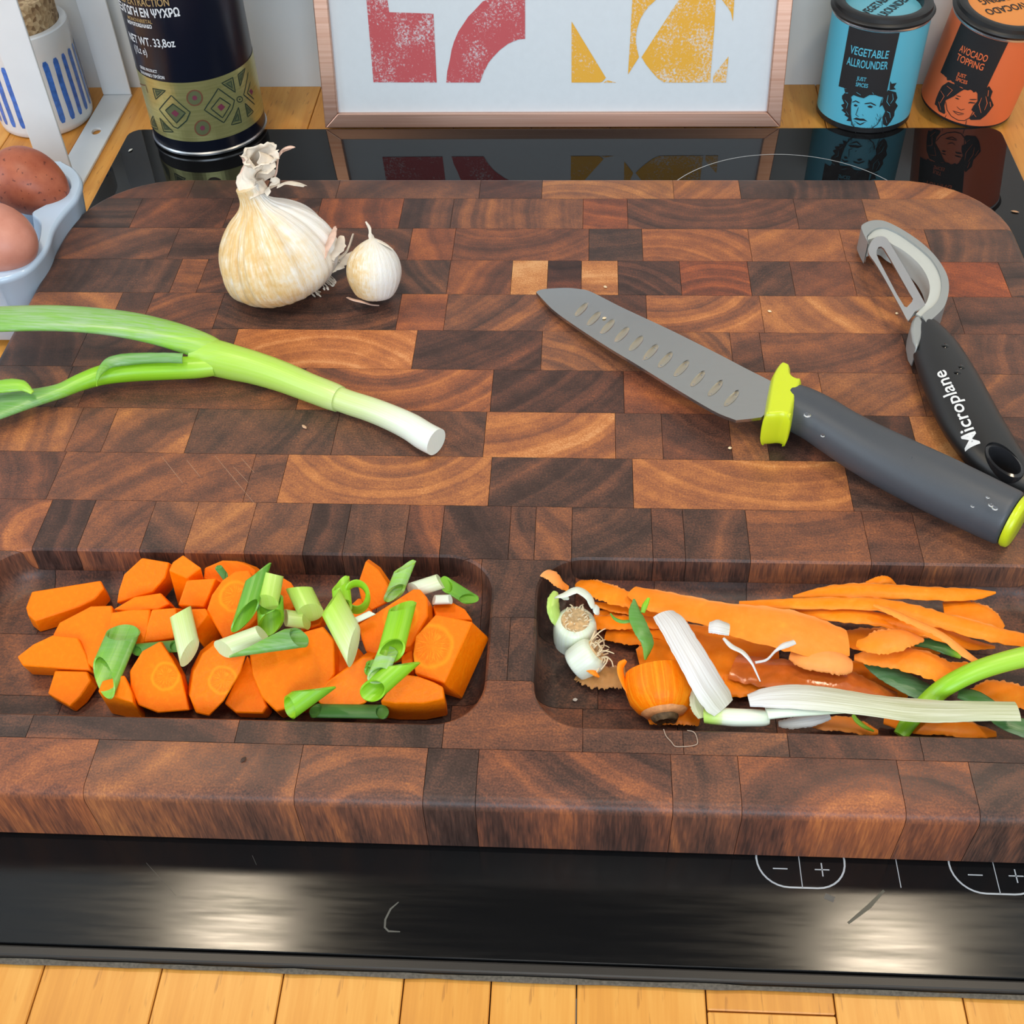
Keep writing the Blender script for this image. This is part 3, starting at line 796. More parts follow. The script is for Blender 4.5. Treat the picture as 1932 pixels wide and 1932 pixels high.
fslab('frame_rail', [(FW, FH), (0, FH), (SW, FH - SW), (FW - SW, FH - SW)], 0, FD, COPPER, frame, 0.0006)
fslab('frame_rail', [(0, FH), (0, 0), (SW, SW), (SW, FH - SW)], 0, FD, COPPER, frame, 0.0006)
fslab('frame_rail', [(FW, 0), (FW, FH), (FW - SW, FH - SW), (FW - SW, SW)], 0, FD, COPPER, frame, 0.0006)
PAPER = plain('print_paper', (0.63, 0.67, 0.705), 0.8, noise=0.02, nscale=200)
art = fslab('print', [(0.004, 0.004), (FW - 0.004, 0.004), (FW - 0.004, FH - 0.004), (0.004, FH - 0.004)], 0.004, 0.006, PAPER, frame)
def lino(name, col):
    x = N(name); f = x.noise(x.obj((1, 1, 1)), 700, 5, 0.7); h = x.noise(x.obj((1, 1, 1)), 45, 3)
    k = x.math('ADD', x.math('MULTIPLY', f, 0.7), x.math('MULTIPLY', h, 0.45))
    x.color(x.mix(x.ramp(k, [(0.60, (0, 0, 0)), (0.72, (0.85,) * 3)]), col, (0.63, 0.66, 0.69))); x.set(Roughness=0.8); return x.m
LRED = lino('red_lino_ink', (0.50, 0.085, 0.095)); LYEL = lino('yellow_lino_ink', (0.76, 0.39, 0.04))
def lp(crop_origin, pts):
    out = []
    for x, y in pts:
        q = on_plane(crop_origin + x / 3.715, y / 3.715, F0 + FN * 0.004, FN) - F0
        out.append((q.x, q.dot(FU)))
    return out
def shape(pts, origin, mat, name):
    v, f = poly2d(lp(origin, pts)); mk(name, [fp(a, b, 0.0037) for a, b in v], f, mat, art)
shape([(762, -280), (895, -280), (945, 85), (1255, 95), (1278, 578), (835, 576)], 480, LRED, 'red_shape')
shape([(1990, -200), (1897, -150), (1897, 272), (1850, 276), (1780, 305), (1720, 350), (1672, 400), (1640, 440), (1605, 510), (1580, 578), (1345, 578), (1352, 500), (1370, 420), (1382, 350), (1400, 290), (1430, 220), (1470, 160), (1500, 115), (1540, 75), (1600, 10), (1625, 0), (1760, -120)], 480, LRED, 'red_shape')
shape([(440, 150), (680, 545), (655, 572), (640, 578), (440, 578)], 960, LYEL, 'yellow_shape')
shape([(690, 562), (755, 578), (662, 578)], 960, LYEL, 'yellow_shape')
shape([(872, -150), (1130, -80), (1030, 0), (980, 45), (950, 85), (922, 130), (905, 180), (893, 230), (890, 290), (898, 340), (912, 400), (835, 522), (850, 290), (865, 0)], 960, LYEL, 'yellow_shape')
shape([(1290, -160), (1455, -160), (1450, 0), (1440, 200), (1410, 578), (1085, 578), (1040, 545), (1000, 500), (960, 450), (930, 400), (1050, 215), (1190, 0)], 960, LYEL, 'yellow_shape')
shape([(1400, -120), (1590, -120), (1580, 0), (1570, 150), (1558, 90), (1540, 60), (1495, 0)], 960, LYEL, 'yellow_shape')
shape([(1540, 395), (1522, 578), (1430, 578), (1435, 525)], 960, LYEL, 'yellow_shape')

# --- white metal rack at the left
RACKW = plain('white_enamelled_steel', (0.72, 0.73, 0.74), 0.4, noise=0.02, nscale=60)
rack = thing('shelf_rack', 'white flat-strip metal rack standing over the striped jar', 'rack', (-0.314, 0.30, -0.004))
rx0, rx1 = -0.3245, -0.3040
def strip(name, y0, y1, z0, z1, hole=None):
    if hole:
        hp = [(hole[0] + 0.0030 * math.cos(a * math.pi / 10), hole[1] + 0.0042 * math.sin(a * math.pi / 10)) for a in range(20)]
        V, F = zslab([[(rx0, y0), (rx1, y0), (rx1, y1), (rx0, y1)], hp[::-1]], z0, z1)
    else:
        V, F = box(rx0, rx1, y0, y1, z0, z1)
    return mk(name, V, F, RACKW, rack, bevel=0.0005)
strip('foot', 0.2335, 0.3620, -0.0039, -0.0019, (-0.3145, 0.3090))
strip('front_leg', 0.2335, 0.2355, -0.0017, 0.26)
strip('back_leg', 0.3600, 0.3620, -0.0017, 0.26)
strip('shelf', 0.2335, 0.3620, 0.2603, 0.2623)

# --- blue and white jar
CER = plain('white_glazed_ceramic', (0.76, 0.78, 0.80), 0.18)
JX = Vector((-0.3560, 0.3320, -0.0039))
jar = thing('storage_jar', 'white ceramic jar with painted blue stripes and a cork lid, behind the rack', 'jar', JX)
jc = Can(JX, I3, 0.0315)
jbody = jc.body('body', [(0.0, 0.0), (0.0290, 0.0), (0.0308, 0.0015), (0.0315, 0.005), (0.0315, 0.0555), (0.0319, 0.0565), (0.0319, 0.0672), (0.0312, 0.0680), (0.0272, 0.0680), (0.0268, 0.060), (0.0, 0.060)], CER, jar)
CORK = N('coarse_cork'); _v = CORK.n('ShaderNodeTexVoronoi'); _v.inputs['Scale'].default_value = 420; CORK.l(CORK.obj(), _v.inputs['Vector'])
_c = CORK.n('ShaderNodeSeparateColor'); CORK.l(_v.outputs['Color'], _c.inputs[0])
CORK.color(CORK.ramp(_c.outputs[0], [(0.0, (0.20, 0.11, 0.05)), (0.35, (0.40, 0.26, 0.13)), (1.0, (0.58, 0.42, 0.24))])).set(Roughness=0.8).bump(_v.outputs['Distance'], 0.5, 0.001); CORK = CORK.m
jc.body('cork_lid', [(0.0, 0.0605), (0.0262, 0.0605), (0.0268, 0.068), (0.0272, 0.0845), (0.0262, 0.0860), (0.0, 0.0860)], CORK, jar)
BST = plain('cobalt_glaze', (0.05, 0.16, 0.55), 0.25, noise=0.35, nscale=250)
for i in range(26):
    a = math.radians(-62 + 13.5 * i) ; r_ = random.Random(i)
    pts = [(a * 0.0315 + 0.0002 * r_.uniform(-1, 1), z) for z in (0.0515, 0.045, 0.036, 0.027, 0.018, 0.0085)]
    jc.wrap('stripe', stroke2d(dense(pts, False, 0.002), 0.0037 + r_.uniform(-.0003, .0003)), BST, jbody, 0.0002)

# --- egg tray and eggs
EZ = 0.045
def yp(pts): 
    return [tuple(at(*cv('Y', x, y), EZ))[:2] for x, y in pts]
outer_r = yp([(700, 255), (780, 300), (840, 335), (900, 400), (930, 470), (930, 530), (912, 590), (870, 680), (800, 760), (740, 830), (685, 900), (645, 960), (612, 1020), (590, 1080), (570, 1150), (540, 1225), (490, 1310), (400, 1420), (330, 1480), (250, 1530), (130, 1580), (0, 1612), (-150, 1630)])
inner_r = yp([(640, 335), (720, 415), (770, 465), (793, 520), (790, 575), (735, 625), (680, 662), (600, 712), (450, 790), (385, 825), (360, 850), (372, 880), (415, 915), (445, 955), (456, 1000), (452, 1060), (440, 1140), (410, 1220), (360, 1280), (300, 1335), (230, 1385), (150, 1430), (60, 1462), (-60, 1490)])
xc = -0.3080
def mirror(pts): return [(2 * xc - x, y) for x, y in pts[::-1]]
outer_l = outer_r + mirror(outer_r); inner_l = inner_r + mirror(inner_r)
GLZ = plain('pale_blue_glazed_ceramic', (0.50, 0.63, 0.79), 0.12)
tray = thing('egg_tray', 'pale blue glazed ceramic egg tray with scalloped sides at the left edge', 'egg tray', (xc, 0.14, 0.0))
oc = [Vector((x, y)) for x, y in outer_l]; ic = [Vector((x, y)) for x, y in inner_l]
def shrink(pts, d):
    out = []; n = len(pts)
    s = sum(pts[i].x * pts[(i + 1) % n].y - pts[(i + 1) % n].x * pts[i].y for i in range(n))
    for i in range(n):
        t = (pts[(i + 1) % n] - pts[i - 1]).normalized(); nn = Vector((-t.y, t.x)) * (1 if s > 0 else -1)
        out.append(pts[i] + nn * d)
    return out
def V3(pts, z): return [Vector((p.x, p.y, z)) for p in pts]
def resample(pts, n):
    p = cr([tuple(q) for q in pts] + [tuple(pts[0])], n + 1)[:-1]; return [Vector(q) for q in p]
oc = resample(oc, 140); ic = resample(ic, 140)
rings = [V3(shrink(oc, 0.0075), 0.0006), V3(shrink(oc, 0.0060), 0.002), V3(shrink(oc, 0.0035), 0.022), V3(shrink(oc, 0.0012), EZ - 0.006), V3(shrink(oc, 0.0002), EZ - 0.0035), V3(oc, EZ - 0.0022), V3(shrink(oc, 0.0004), EZ - 0.0008), V3(shrink(oc, 0.0014), EZ)]
V1, F1 = loft(rings, True, False)
v2, tr, bd = fill([[tuple(p) for p in shrink(oc, 0.0014)], [tuple(p) for p in shrink(ic, -0.0010)]])
topV = [(x, y, EZ) for x, y in v2]
irings = [V3(shrink(ic, -0.0010), EZ), V3(shrink(ic, -0.0002), EZ - 0.0006), V3(ic, EZ - 0.002), V3(shrink(ic, 0.0016), EZ - 0.010), V3(shrink(ic, 0.0045), 0.020), V3(shrink(ic, 0.0075), 0.012)]
V2_, F2_ = loft(irings, False, True)
mk('body', *join((V1, F1), (topV, tr), (V2_, F2_)), GLZ, tray, smooth=50)
def egg(px, py, z, label, c0, c1, spots, axis, sz):
    c = at(px, py, z); pr = []
    for i in range(25):
        t = math.pi * i / 24; zz = -math.cos(t)
        pr.append((sz * math.sin(t) * (1 - 0.13 * zz), sz * 1.27 * zz))
    M = Vector(axis).to_track_quat('Z', 'Y').to_matrix()
    x = N('eggshell'); f = x.noise(x.obj(), 120, 3); sp = x.noise(x.obj(), 430, 2, 0.4); pore = x.noise(x.obj(), 1400, 2)
    base = x.ramp(f, [(0.3, c0), (0.7, c1)])
    if spots: base = x.mix(x.ramp(sp, [(0.66, (0, 0, 0)), (0.70, (0.8,) * 3)]), base, (0.10, 0.02, 0.012))
    x.color(base).set(Roughness=0.42, Specular_IOR_Level=0.4).bump(pore, 0.06, 0.0004)
    V, F = lathe(pr, c, 40, M)
    o = mk('egg', V, F, x.m, None, c, smooth=80)
    return tag(o, label, 'egg', 'eggs in the pale blue tray')
egg(56, 344, 0.0500, 'dark reddish-brown speckled egg in the pale blue tray', (0.30, 0.070, 0.035), (0.42, 0.115, 0.055), True, (0.85, -0.25, -0.25), 0.0182)
egg(-8, 454, 0.0520, 'pale pinkish-tan egg in the pale blue tray', (0.52, 0.205, 0.145), (0.60, 0.26, 0.19), False, (0.7, -0.35, 0.1), 0.0198)
# ------------------------------------------------------------------ knife
STEEL = N('blade_steel'); _b = STEEL.noise(STEEL.obj((30, 900, 900)), 1, 3)
STEEL.set(Base_Color=(0.42, 0.42, 0.41), Metallic=1.0); STEEL.rough(STEEL.ramp(_b, [(0.3, (0.17,) * 3), (0.7, (0.27,) * 3)])); STEEL = STEEL.m
LIME = plain('lime_green_plastic', (0.58, 0.66, 0.015), 0.28, Subsurface_Weight=0.1, Subsurface_Radius=(0.004, 0.004, 0.001))
SLATE = plain('slate_soft_grip', (0.055, 0.060, 0.070), 0.46, noise=0.06, nscale=2500)
knife = thing('kitchen_knife', 'santoku knife with dimpled steel blade, lime collar and slate-grey handle', 'knife', at(1480, 760, T))
tipw, heelw = at(1015, 552, T + 0.002), at(1460, 765, T + 0.0115)
kd = (heelw - tipw); kl = kd.length; kd = Vector((kd.x, kd.y, 0)).normalized()
def kz(x, y): 
    s = max(0, min(1.15, ((Vector((x, y, 0)) - tipw).dot(kd)) / kl)); return T + 0.0022 + 0.0095 * s
def kpt(x, y):
    q = at(*cv('K', x, y), T + 0.006)
    for _ in range(4): q = at(*cv('K', x, y), kz(q.x, q.y))
    return (q.x, q.y)
outl = [kpt(*p) for p in cr([(40, 185), (60, 172), (120, 162), (240, 157), (330, 166), (400, 184), (600, 285), (900, 425), (1200, 575), (1400, 680), (1580, 772), (1600, 800)], 40)]
outl += [kpt(*p) for p in [(1560, 900), (1520, 985), (1505, 1000), (1430, 1010), (1340, 1019)]]
edge = cr([(1340, 1019), (1200, 962), (950, 815), (700, 660), (480, 527), (250, 375), (150, 300), (90, 240), (40, 185)], 30)
outl += [kpt(*p) for p in edge[1:-1]]
dims = [((333, 300), 62), ((415, 358), 66), ((505, 410), 68), ((598, 462), 70), ((690, 520), 70), ((785, 577), 72), ((880, 627), 72), ((985, 683), 74), ((1090, 750), 70), ((1205, 812), 72), ((1310, 878), 72)]
loops2 = [outl]; inner = []; depth = {}
for (dx_, dy_), L_ in dims:
    for k, (ff, dz) in enumerate(((1.06, 0), (0.92, 0.00016), (0.72, 0.00040), (0.42, 0.00062), (0.0, 0.0007))):
        for j in range(24 if ff else 1):
            a = 2 * math.pi * j / 24
            u, v = L_ * ff * math.cos(a), L_ * 0.34 * ff * math.sin(a)
            ca, sa = math.cos(math.radians(-45)), math.sin(math.radians(-45))
            q = kpt(dx_ + u * ca - v * sa, dy_ + u * sa + v * ca)
            inner.append(q); depth[(round(q[0], 6), round(q[1], 6))] = dz
for s in edge:      # a thin ground bevel along the cutting edge
    pass
from mathutils.kdtree import KDTree
kt = KDTree(len(inner))
for i, q in enumerate(inner): kt.insert((q[0], q[1], 0), i)
kt.balance()
dl = [depth[(round(q[0], 6), round(q[1], 6))] for q in inner]
def ktop(x, y):
    co, i, dist = kt.find((x, y, 0))
    return (x, y, kz(x, y) + 0.0008 - (dl[i] if dist < 2e-5 else 0))
blade = mk('blade', *slab([outl], ktop, lambda x, y: (x, y, kz(x, y) - 0.0008), inner), STEEL, knife, smooth=None)
HOLLOW = plain('ground_hollow_warm_reflection', (0.52, 0.46, 0.36), 0.30, 1.0)  # ground finish, with reflected warm wood and lamps painted in as tan
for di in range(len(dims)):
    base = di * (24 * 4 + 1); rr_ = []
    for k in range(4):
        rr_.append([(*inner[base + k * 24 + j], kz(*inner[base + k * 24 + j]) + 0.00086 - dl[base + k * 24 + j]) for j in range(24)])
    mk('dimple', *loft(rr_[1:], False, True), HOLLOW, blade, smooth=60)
col_pts = [cv('K', *p) for p in [(1560, 775), (1590, 720), (1615, 692), (1640, 688), (1680, 703), (1692, 722), (1697, 765), (1720, 788), (1764, 806), (1745, 880), (1715, 980), (1690, 1060), (1640, 1044), (1580, 1048), (1512, 1045), (1520, 1000), (1530, 940), (1545, 850)]]
zc = T + 0.0118
cpl = [tuple(at(*p, zc + 0.003))[:2] for p in col_pts]
cring = resample([Vector(p) for p in cpl], 80)
cz0, cz1 = T + 0.0024, T + 0.0212
crs = [(f, 0.0022 * (1 - math.sqrt(max(0, 1 - abs(2 * f - 1) ** 2.8)))) for f in (0, .01, .04, .12, .25, .5, .75, .88, .96, .99, 1)]
cparts = [loft([V3(shrink(cring, q), cz0 + (cz1 - cz0) * f) for f, q in crs], False, False)]
cv2, ctri, _b = fill([[tuple(p) for p in shrink(cring, 0.0022)]])
for z_ in (cz0, cz1): cparts.append(([(x, y, z_) for x, y in cv2], ctri))
mk('collar', *join(*cparts), LIME, knife, smooth=60)
hp = cr([(1487, 764, 31), (1510, 773, 32), (1545, 791, 32), (1590, 820, 33), (1640, 849, 36), (1700, 880, 39), (1760, 909, 41), (1820, 938, 41), (1870, 962, 40), (1900, 976, 39)], 40)
path, ra, rbb = [], [], []
for i, (x, y, w) in enumerate(hp):
    path.append(at(x, y, zc)); ra.append((at(x + w * 0.42, y - w * 0.9, zc) - at(x, y, zc)).length); rbb.append(0.0095 + 0.0022 * min(1, i / 20))
for j in (1, 2, 3):
    a = j * math.pi / 6; d = (path[39] - path[38]).normalized() * 0.0018
    path.append(path[39] + d * math.sin(a)); ra.append(ra[39] - 0.002 * (1 - math.cos(a))); rbb.append(rbb[39] - 0.002 * (1 - math.cos(a)))
kh = mk('handle', *tube(path, ra, rbb, 28), SLATE, knife, smooth=50)
d = (path[39] - path[36]).normalized()
mk('end_cap', *tube([path[-1] + d * k for k in (0.0003, 0.0014, 0.0030, 0.0036)], [ra[39] * f for f in (0.93, 0.97, 0.94, 0.86)], [rbb[39] * f for f in (0.93, 0.97, 0.94, 0.86)], 28), LIME, knife, smooth=50)
WATER = N('water_drop'); WATER.set(Base_Color=(1, 1, 1), Roughness=0.02, Transmission_Weight=1.0, IOR=1.33); WATER = WATER.m
def drop(px, py, z, r, parent, fl=0.45):
    V, F = lathe([(0, -r * fl), (r * 0.7, -r * fl * 0.4), (r, 0), (r * 0.8, r * fl * 0.7), (r * 0.4, r * fl * 0.95), (0, r * fl)], at(px, py, z), 12)
    return mk('water_drop', V, F, WATER, parent, smooth=80)
for px, py, r in ((1523, 783, 0.0016), (1552, 822, 0.0009), (1870, 953, 0.0012), (1877, 959, 0.0012), (1864, 938, 0.0009), (1835, 955, 0.0008), (1720, 862, 0.0007)):
    drop(px, py, zc + 0.0112, r, kh)

# ------------------------------------------------------------------ peeler
ALU = plain('pale_grey_moulding', (0.50, 0.51, 0.47), 0.30, 0.0, Specular_IOR_Level=0.6)
ALU2 = plain('grey_satin_moulding', (0.34, 0.35, 0.34), 0.36, 0.35)
BLACKG = plain('black_soft_grip', (0.013, 0.013, 0.014), 0.40, noise=0.1, nscale=2500)
peeler = thing('vegetable_peeler', 'black-handled swivel peeler with a pale grey arched head', 'peeler', at(1770, 620, T))
def pl(pts, z): return [tuple(at(*cv('P', x, y), z))[:2] for x, y in pts]
zt_ = T + 0.0150
outer_a = cr([(260, 395), (205, 290), (172, 190), (215, 145), (300, 112), (400, 105), (500, 125), (640, 190), (800, 285), (960, 400), (1100, 530), (1210, 670), (1290, 820), (1315, 960), (1300, 1100), (1250, 1235), (1150, 1345), (1025, 1450)], 60)
mid_a = cr([(262, 395), (245, 320), (265, 285), (320, 235), (400, 200), (500, 203), (640, 262), (800, 365), (950, 480), (1080, 600), (1170, 740), (1215, 880), (1215, 1010), (1180, 1130), (1110, 1220), (1010, 1300), (960, 1345)], 60)
in_a = cr([(275, 405), (268, 340), (300, 325), (380, 305), (470, 310), (560, 380), (680, 445), (800, 530), (930, 650), (1020, 780), (1065, 900), (1070, 1010), (1040, 1120), (1000, 1190), (940, 1250), (890, 1300)], 60)
arch = mk('head_arch', *zslab([pl(outer_a, zt_) + pl(mid_a, zt_)[::-1]], T + 0.0020, zt_), ALU2, peeler, smooth=40, bevel=0.0016, segs=3)
mk('arch_lip', *zslab([pl(cr([(p[0] + 14, p[1] - 8) for p in mid_a], 40), zt_) + pl(in_a, zt_)[::-1]], T + 0.0030, zt_ - 0.0012), ALU, arch, smooth=40, bevel=0.0008)
for nm, pts, m in (('end_collar', [(865, 1335), (930, 1310), (1025, 1448), (980, 1580), (905, 1738), (850, 1640), (825, 1500), (835, 1400)], ALU2),):
    mk(nm, *zslab([pl(pts, zt_)], T + 0.0010, T + 0.0140), m, peeler, smooth=40, bevel=0.0012)
zb_ = T + 0.0150
bl_out = pl(cr([(262, 470), (300, 390), (350, 340), (420, 318), (490, 325), (540, 380), (700, 640), (860, 900), (1010, 1165), (1000, 1195), (940, 1250), (880, 1290), (850, 1330), (800, 1400), (770, 1400), (700, 1270), (600, 1085), (480, 865), (360, 660), (280, 540), (262, 470)], 90)[:-1], zb_)
bl_in = pl([(375, 500), (395, 462), (430, 455), (465, 480), (540, 600), (680, 850), (800, 1060), (845, 1130), (830, 1175), (765, 1245), (735, 1235), (640, 1080), (520, 850), (400, 620), (368, 545)], zb_)
cxl = [at(*cv('P', 420, 460), zb_), at(*cv('P', 800, 1220), zb_)]
ax_ = (cxl[1] - cxl[0]).normalized(); nx_ = Vector((-ax_.y, ax_.x, 0))
def bz(x, y):
    s = (Vector((x, y, 0)) - cxl[0]).dot(nx_); return zb_ - 0.0002 - 22 * s * s
mk('swivel_blade', *slab([bl_out, bl_in], lambda x, y: (x, y, bz(x, y) + 0.0005), lambda x, y: (x, y, bz(x, y) - 0.0005)), plain('peeler_blade_steel', (0.55, 0.55, 0.56), 0.26, 1.0), peeler, smooth=35)
for a_, b_ in (((290, 340), (330, 420)), ((800, 1360), (880, 1310))):
    p0, p1 = at(*cv('P', *a_), T + 0.0115), at(*cv('P', *b_), T + 0.0115)
    mk('pivot_pin', *tube([p0, p1], [0.0011, 0.0011], None, 10), ALU, arch, smooth=50)
hz = T + 0.0085
hpath = cr([(1743, 615, 15), (1752, 632, 27), (1768, 665, 39), (1795, 722, 47), (1828, 790, 51), (1864, 846, 49), (1898, 886, 42), (1922, 910, 30), (1941, 927, 16)], 44)
hv, hf = [], []
def horn(i): return hpath[i]
path, ra, rbb = [], [], []
for i, (x, y, w) in enumerate(hpath):
    path.append(at(x, y, hz)); ra.append((at(x + w * 0.82, y - w * 0.42, hz) - at(x, y, hz)).length); rbb.append(0.0052 + 0.0030 * math.sin(math.pi * min(1, (i + 4) / 46)))
hole_c = at(1887, 890, hz)
V, F = tube(path, ra, rbb, 36)
ho = mk('handle', V, F, BLACKG, None, smooth=50)
ht = tmpobj(*lathe([(0, -0.02), (0.0062, -0.02), (0.0062, 0.02), (0, 0.02)], (0, 0, 0), 32))
hdir = math.atan2((path[36] - path[28]).y, (path[36] - path[28]).x)
ht.matrix_world = Matrix.Translation(hole_c) @ Matrix.Rotation(hdir, 4, 'Z') @ Matrix.Diagonal((1.75, 0.95, 1, 1))
m_ = ho.modifiers.new('b', 'BOOLEAN'); m_.object = ht; m_.operation = 'DIFFERENCE'; m_.solver = 'EXACT'
bpy.context.view_layer.update()
me_ = bpy.data.meshes.new_from_object(ho.evaluated_get(bpy.context.evaluated_depsgraph_get()))
Vh = [ho.location + v.co for v in me_.vertices]; Fh = [tuple(p.vertices) for p in me_.polygons]
bpy.data.objects.remove(ho); bpy.data.objects.remove(ht)
ph = mk('handle', Vh, Fh, BLACKG, peeler, smooth=40)
rg = []
for i in range(32):
    a = 2 * math.pi * i / 32
    u = Vector((math.cos(hdir), math.sin(hdir), 0)); v = Vector((-u.y, u.x, 0))
    rg.append((u * math.cos(a) * 1.75 + v * math.sin(a) * 0.95))
mk('hanging_eyelet', *loft([[hole_c + p * r + Vector((0, 0, z)) for p in rg] for r, z in ((0.0061, -0.0062), (0.0061, 0.0066), (0.0052, 0.0070), (0.0049, 0.0060), (0.0049, -0.0062), (0.0061, -0.0062))], False, False), plain('glossy_black_plastic', (0.02, 0.02, 0.022), 0.15), ph, smooth=40)
WTX = plain('white_handle_print', (0.72, 0.72, 0.72), 0.5)
# printed name running up the handle, read from the other end
V2, F2 = subdiv2d(*text2d('Microplane', 0.0098, 'LEFT', 0.00012, 1.0), 0.0012)
wid = max(v[0] for v in V2)
pA = at(1834, 842, hz + 0.006); pB = at(1764, 700, hz + 0.006)
tu = (pB - pA); sc = tu.length / wid * 0.97; tu = Vector((tu.x, tu.y, 0)).normalized(); tv = Vector((-tu.y, tu.x, 0))
from mathutils.bvhtree import BVHTree
bvh = BVHTree.FromPolygons([tuple(v) for v in Vh], [f for f in Fh])
tv3 = []
for x, y in V2:
    p = pA + tu * (x * sc) + tv * (y * 0.8 - 0.0012)
    hit = bvh.ray_cast(Vector((p.x, p.y, T + 0.05)), Vector((0, 0, -1)))
    tv3.append((p.x, p.y, (hit[0].z if hit[0] else hz) + 0.00025))
mk('lettering', tv3, F2, WTX, ph)
WET = plain('wet_black_patch', (0.006, 0.006, 0.006), 0.08)
for px, py in ((1782, 655), (1812, 695), (1805, 706)):
    c_ = at(px, py, hz + 0.007); hit = bvh.ray_cast(Vector((c_.x, c_.y, T + 0.05)), Vector((0, 0, -1)))
    if hit[0]: mk('water_drop', *lathe([(0, 0), (0.0018, 0.0), (0.0014, 0.0003), (0, 0.0004)], hit[0] - Vector((0, 0, 0.0001)), 12), WET, ph, smooth=60)

# ------------------------------------------------------------------ garlic
def garlic_mat():
    x = N('garlic_skin')
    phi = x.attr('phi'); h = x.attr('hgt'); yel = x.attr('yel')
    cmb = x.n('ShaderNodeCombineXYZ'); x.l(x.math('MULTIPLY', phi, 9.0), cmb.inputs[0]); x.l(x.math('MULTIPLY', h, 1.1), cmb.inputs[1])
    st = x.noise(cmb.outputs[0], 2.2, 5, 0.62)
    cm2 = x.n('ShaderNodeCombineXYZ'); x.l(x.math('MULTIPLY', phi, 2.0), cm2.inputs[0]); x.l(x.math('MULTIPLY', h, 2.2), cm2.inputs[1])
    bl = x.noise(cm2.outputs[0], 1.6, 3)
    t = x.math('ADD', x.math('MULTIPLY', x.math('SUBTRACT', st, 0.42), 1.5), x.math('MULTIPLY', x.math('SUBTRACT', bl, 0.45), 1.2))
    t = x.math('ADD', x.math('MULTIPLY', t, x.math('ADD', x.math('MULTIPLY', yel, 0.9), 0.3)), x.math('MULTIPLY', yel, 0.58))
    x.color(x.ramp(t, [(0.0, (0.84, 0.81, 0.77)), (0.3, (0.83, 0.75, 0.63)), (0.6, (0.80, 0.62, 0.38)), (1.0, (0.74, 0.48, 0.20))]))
    x.set(Roughness=0.5, Specular_IOR_Level=0.3, Subsurface_Weight=0.15, Subsurface_Radius=(0.004, 0.003, 0.002), Subsurface_Scale=1.0)
    fine = x.noise(cmb.outputs[0], 7, 3, 0.6)
    x.bump(x.math('ADD', st, x.math('MULTIPLY', fine, 0.5)), 0.45, 0.0010)
    return x.m
GARL = garlic_mat()
SKIN = plain('papery_garlic_skin', (0.76, 0.66, 0.54), 0.6, noise=0.12, nscale=220, Subsurface_Weight=0.15, Subsurface_Radius=(0.003, 0.002, 0.002))
SKINP = plain('pinkish_dry_skin', (0.70, 0.47, 0.37), 0.6, noise=0.18, nscale=260)
def clove_body(c, prof, M, lobes, amp, ridges, ramp_, yelf, n=200, seed=1, m=40):
    """bulb or clove: profile (r, z) along its own axis, lobed round it"""
    r_ = random.Random(seed); ph = [r_.uniform(-0.25, 0.25) for _ in range(24)]
    P = cr(prof, m); V, A, Hh, Y = [], [], [], []
    zmax = max(p[1] for p in P)
    for (r, z) in P:
        hfrac = z / zmax
        for j in range(n):
            a = 2 * math.pi * j / n
            lo = abs(math.cos(lobes * a / 2 + 0.6 * math.sin(a) + ph[0])) ** 0.7
            rr = max(r, 1e-4) * (1 - amp * ramp_(hfrac) * (1 - lo))
            rr += ridges * (math.sin(a * 23 + 3 * math.sin(a * 3)) * 0.55 + abs(math.sin(a * 19 + 2 * math.sin(2 * a))) * 0.6 + math.sin(a * 47 + hfrac * 2) * 0.25) * min(1, r / 0.01)
            p = c + M @ Vector((rr * math.cos(a), rr * math.sin(a), z))
            V.append(p); A.append(a if a < math.pi else 2 * math.pi - a + 0.37); Hh.append(hfrac * 3); Y.append(yelf(a, hfrac, p))
    F = []
    for i in range(m - 1):
        for j in range(n):
            k = (j + 1) % n; F.append((i * n + j, i * n + k, (i + 1) * n + k, (i + 1) * n + j))
    F.append(tuple(range(n))[::-1]); F.append(tuple((m - 1) * n + j for j in range(n)))
    return V, F, {'phi': A, 'hgt': Hh, 'yel': Y}
gc = at(524, 560, T); gc.z = T
gb = thing('garlic_bulb', 'whole garlic bulb with papery yellowish-white skin and a twisted dry neck', 'garlic', gc)
gax = (at(478, 372, T + 0.052) - at(547, 524, T + 0.006)).normalized()
GM = gax.to_track_quat('Z', 'Y').to_matrix()
gbase = at(549, 536, T + 0.0035)
side = Vector((-0.75, -0.65, 0)).normalized()
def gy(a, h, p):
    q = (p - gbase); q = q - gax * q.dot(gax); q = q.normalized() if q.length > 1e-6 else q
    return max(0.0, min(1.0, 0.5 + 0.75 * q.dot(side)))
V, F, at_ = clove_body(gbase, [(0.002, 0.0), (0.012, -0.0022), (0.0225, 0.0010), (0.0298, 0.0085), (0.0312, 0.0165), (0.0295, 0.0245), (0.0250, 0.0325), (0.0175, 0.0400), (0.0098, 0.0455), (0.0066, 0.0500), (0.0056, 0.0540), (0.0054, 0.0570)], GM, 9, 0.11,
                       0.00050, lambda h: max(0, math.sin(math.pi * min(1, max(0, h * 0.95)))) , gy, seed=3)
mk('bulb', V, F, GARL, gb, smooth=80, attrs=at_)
def gp(px, py, z): return at(px, py, z)
def gsheet(name, pts, half, mat, parent, roll=None, curl=0.4, th=0.0004, jag=0.05, n=12):
    P = cr([tuple(gp(*p)) for p in pts], 22)
    hw = [h[0] for h in cr([(h,) for h in half], 22)]
    rl = [r[0] for r in cr([(r,) for r in (roll or [0] * len(pts))], 22)]
    return mk(name, *ribbon(P, hw, th, rl, curl, n, jag), mat, parent, smooth=60)
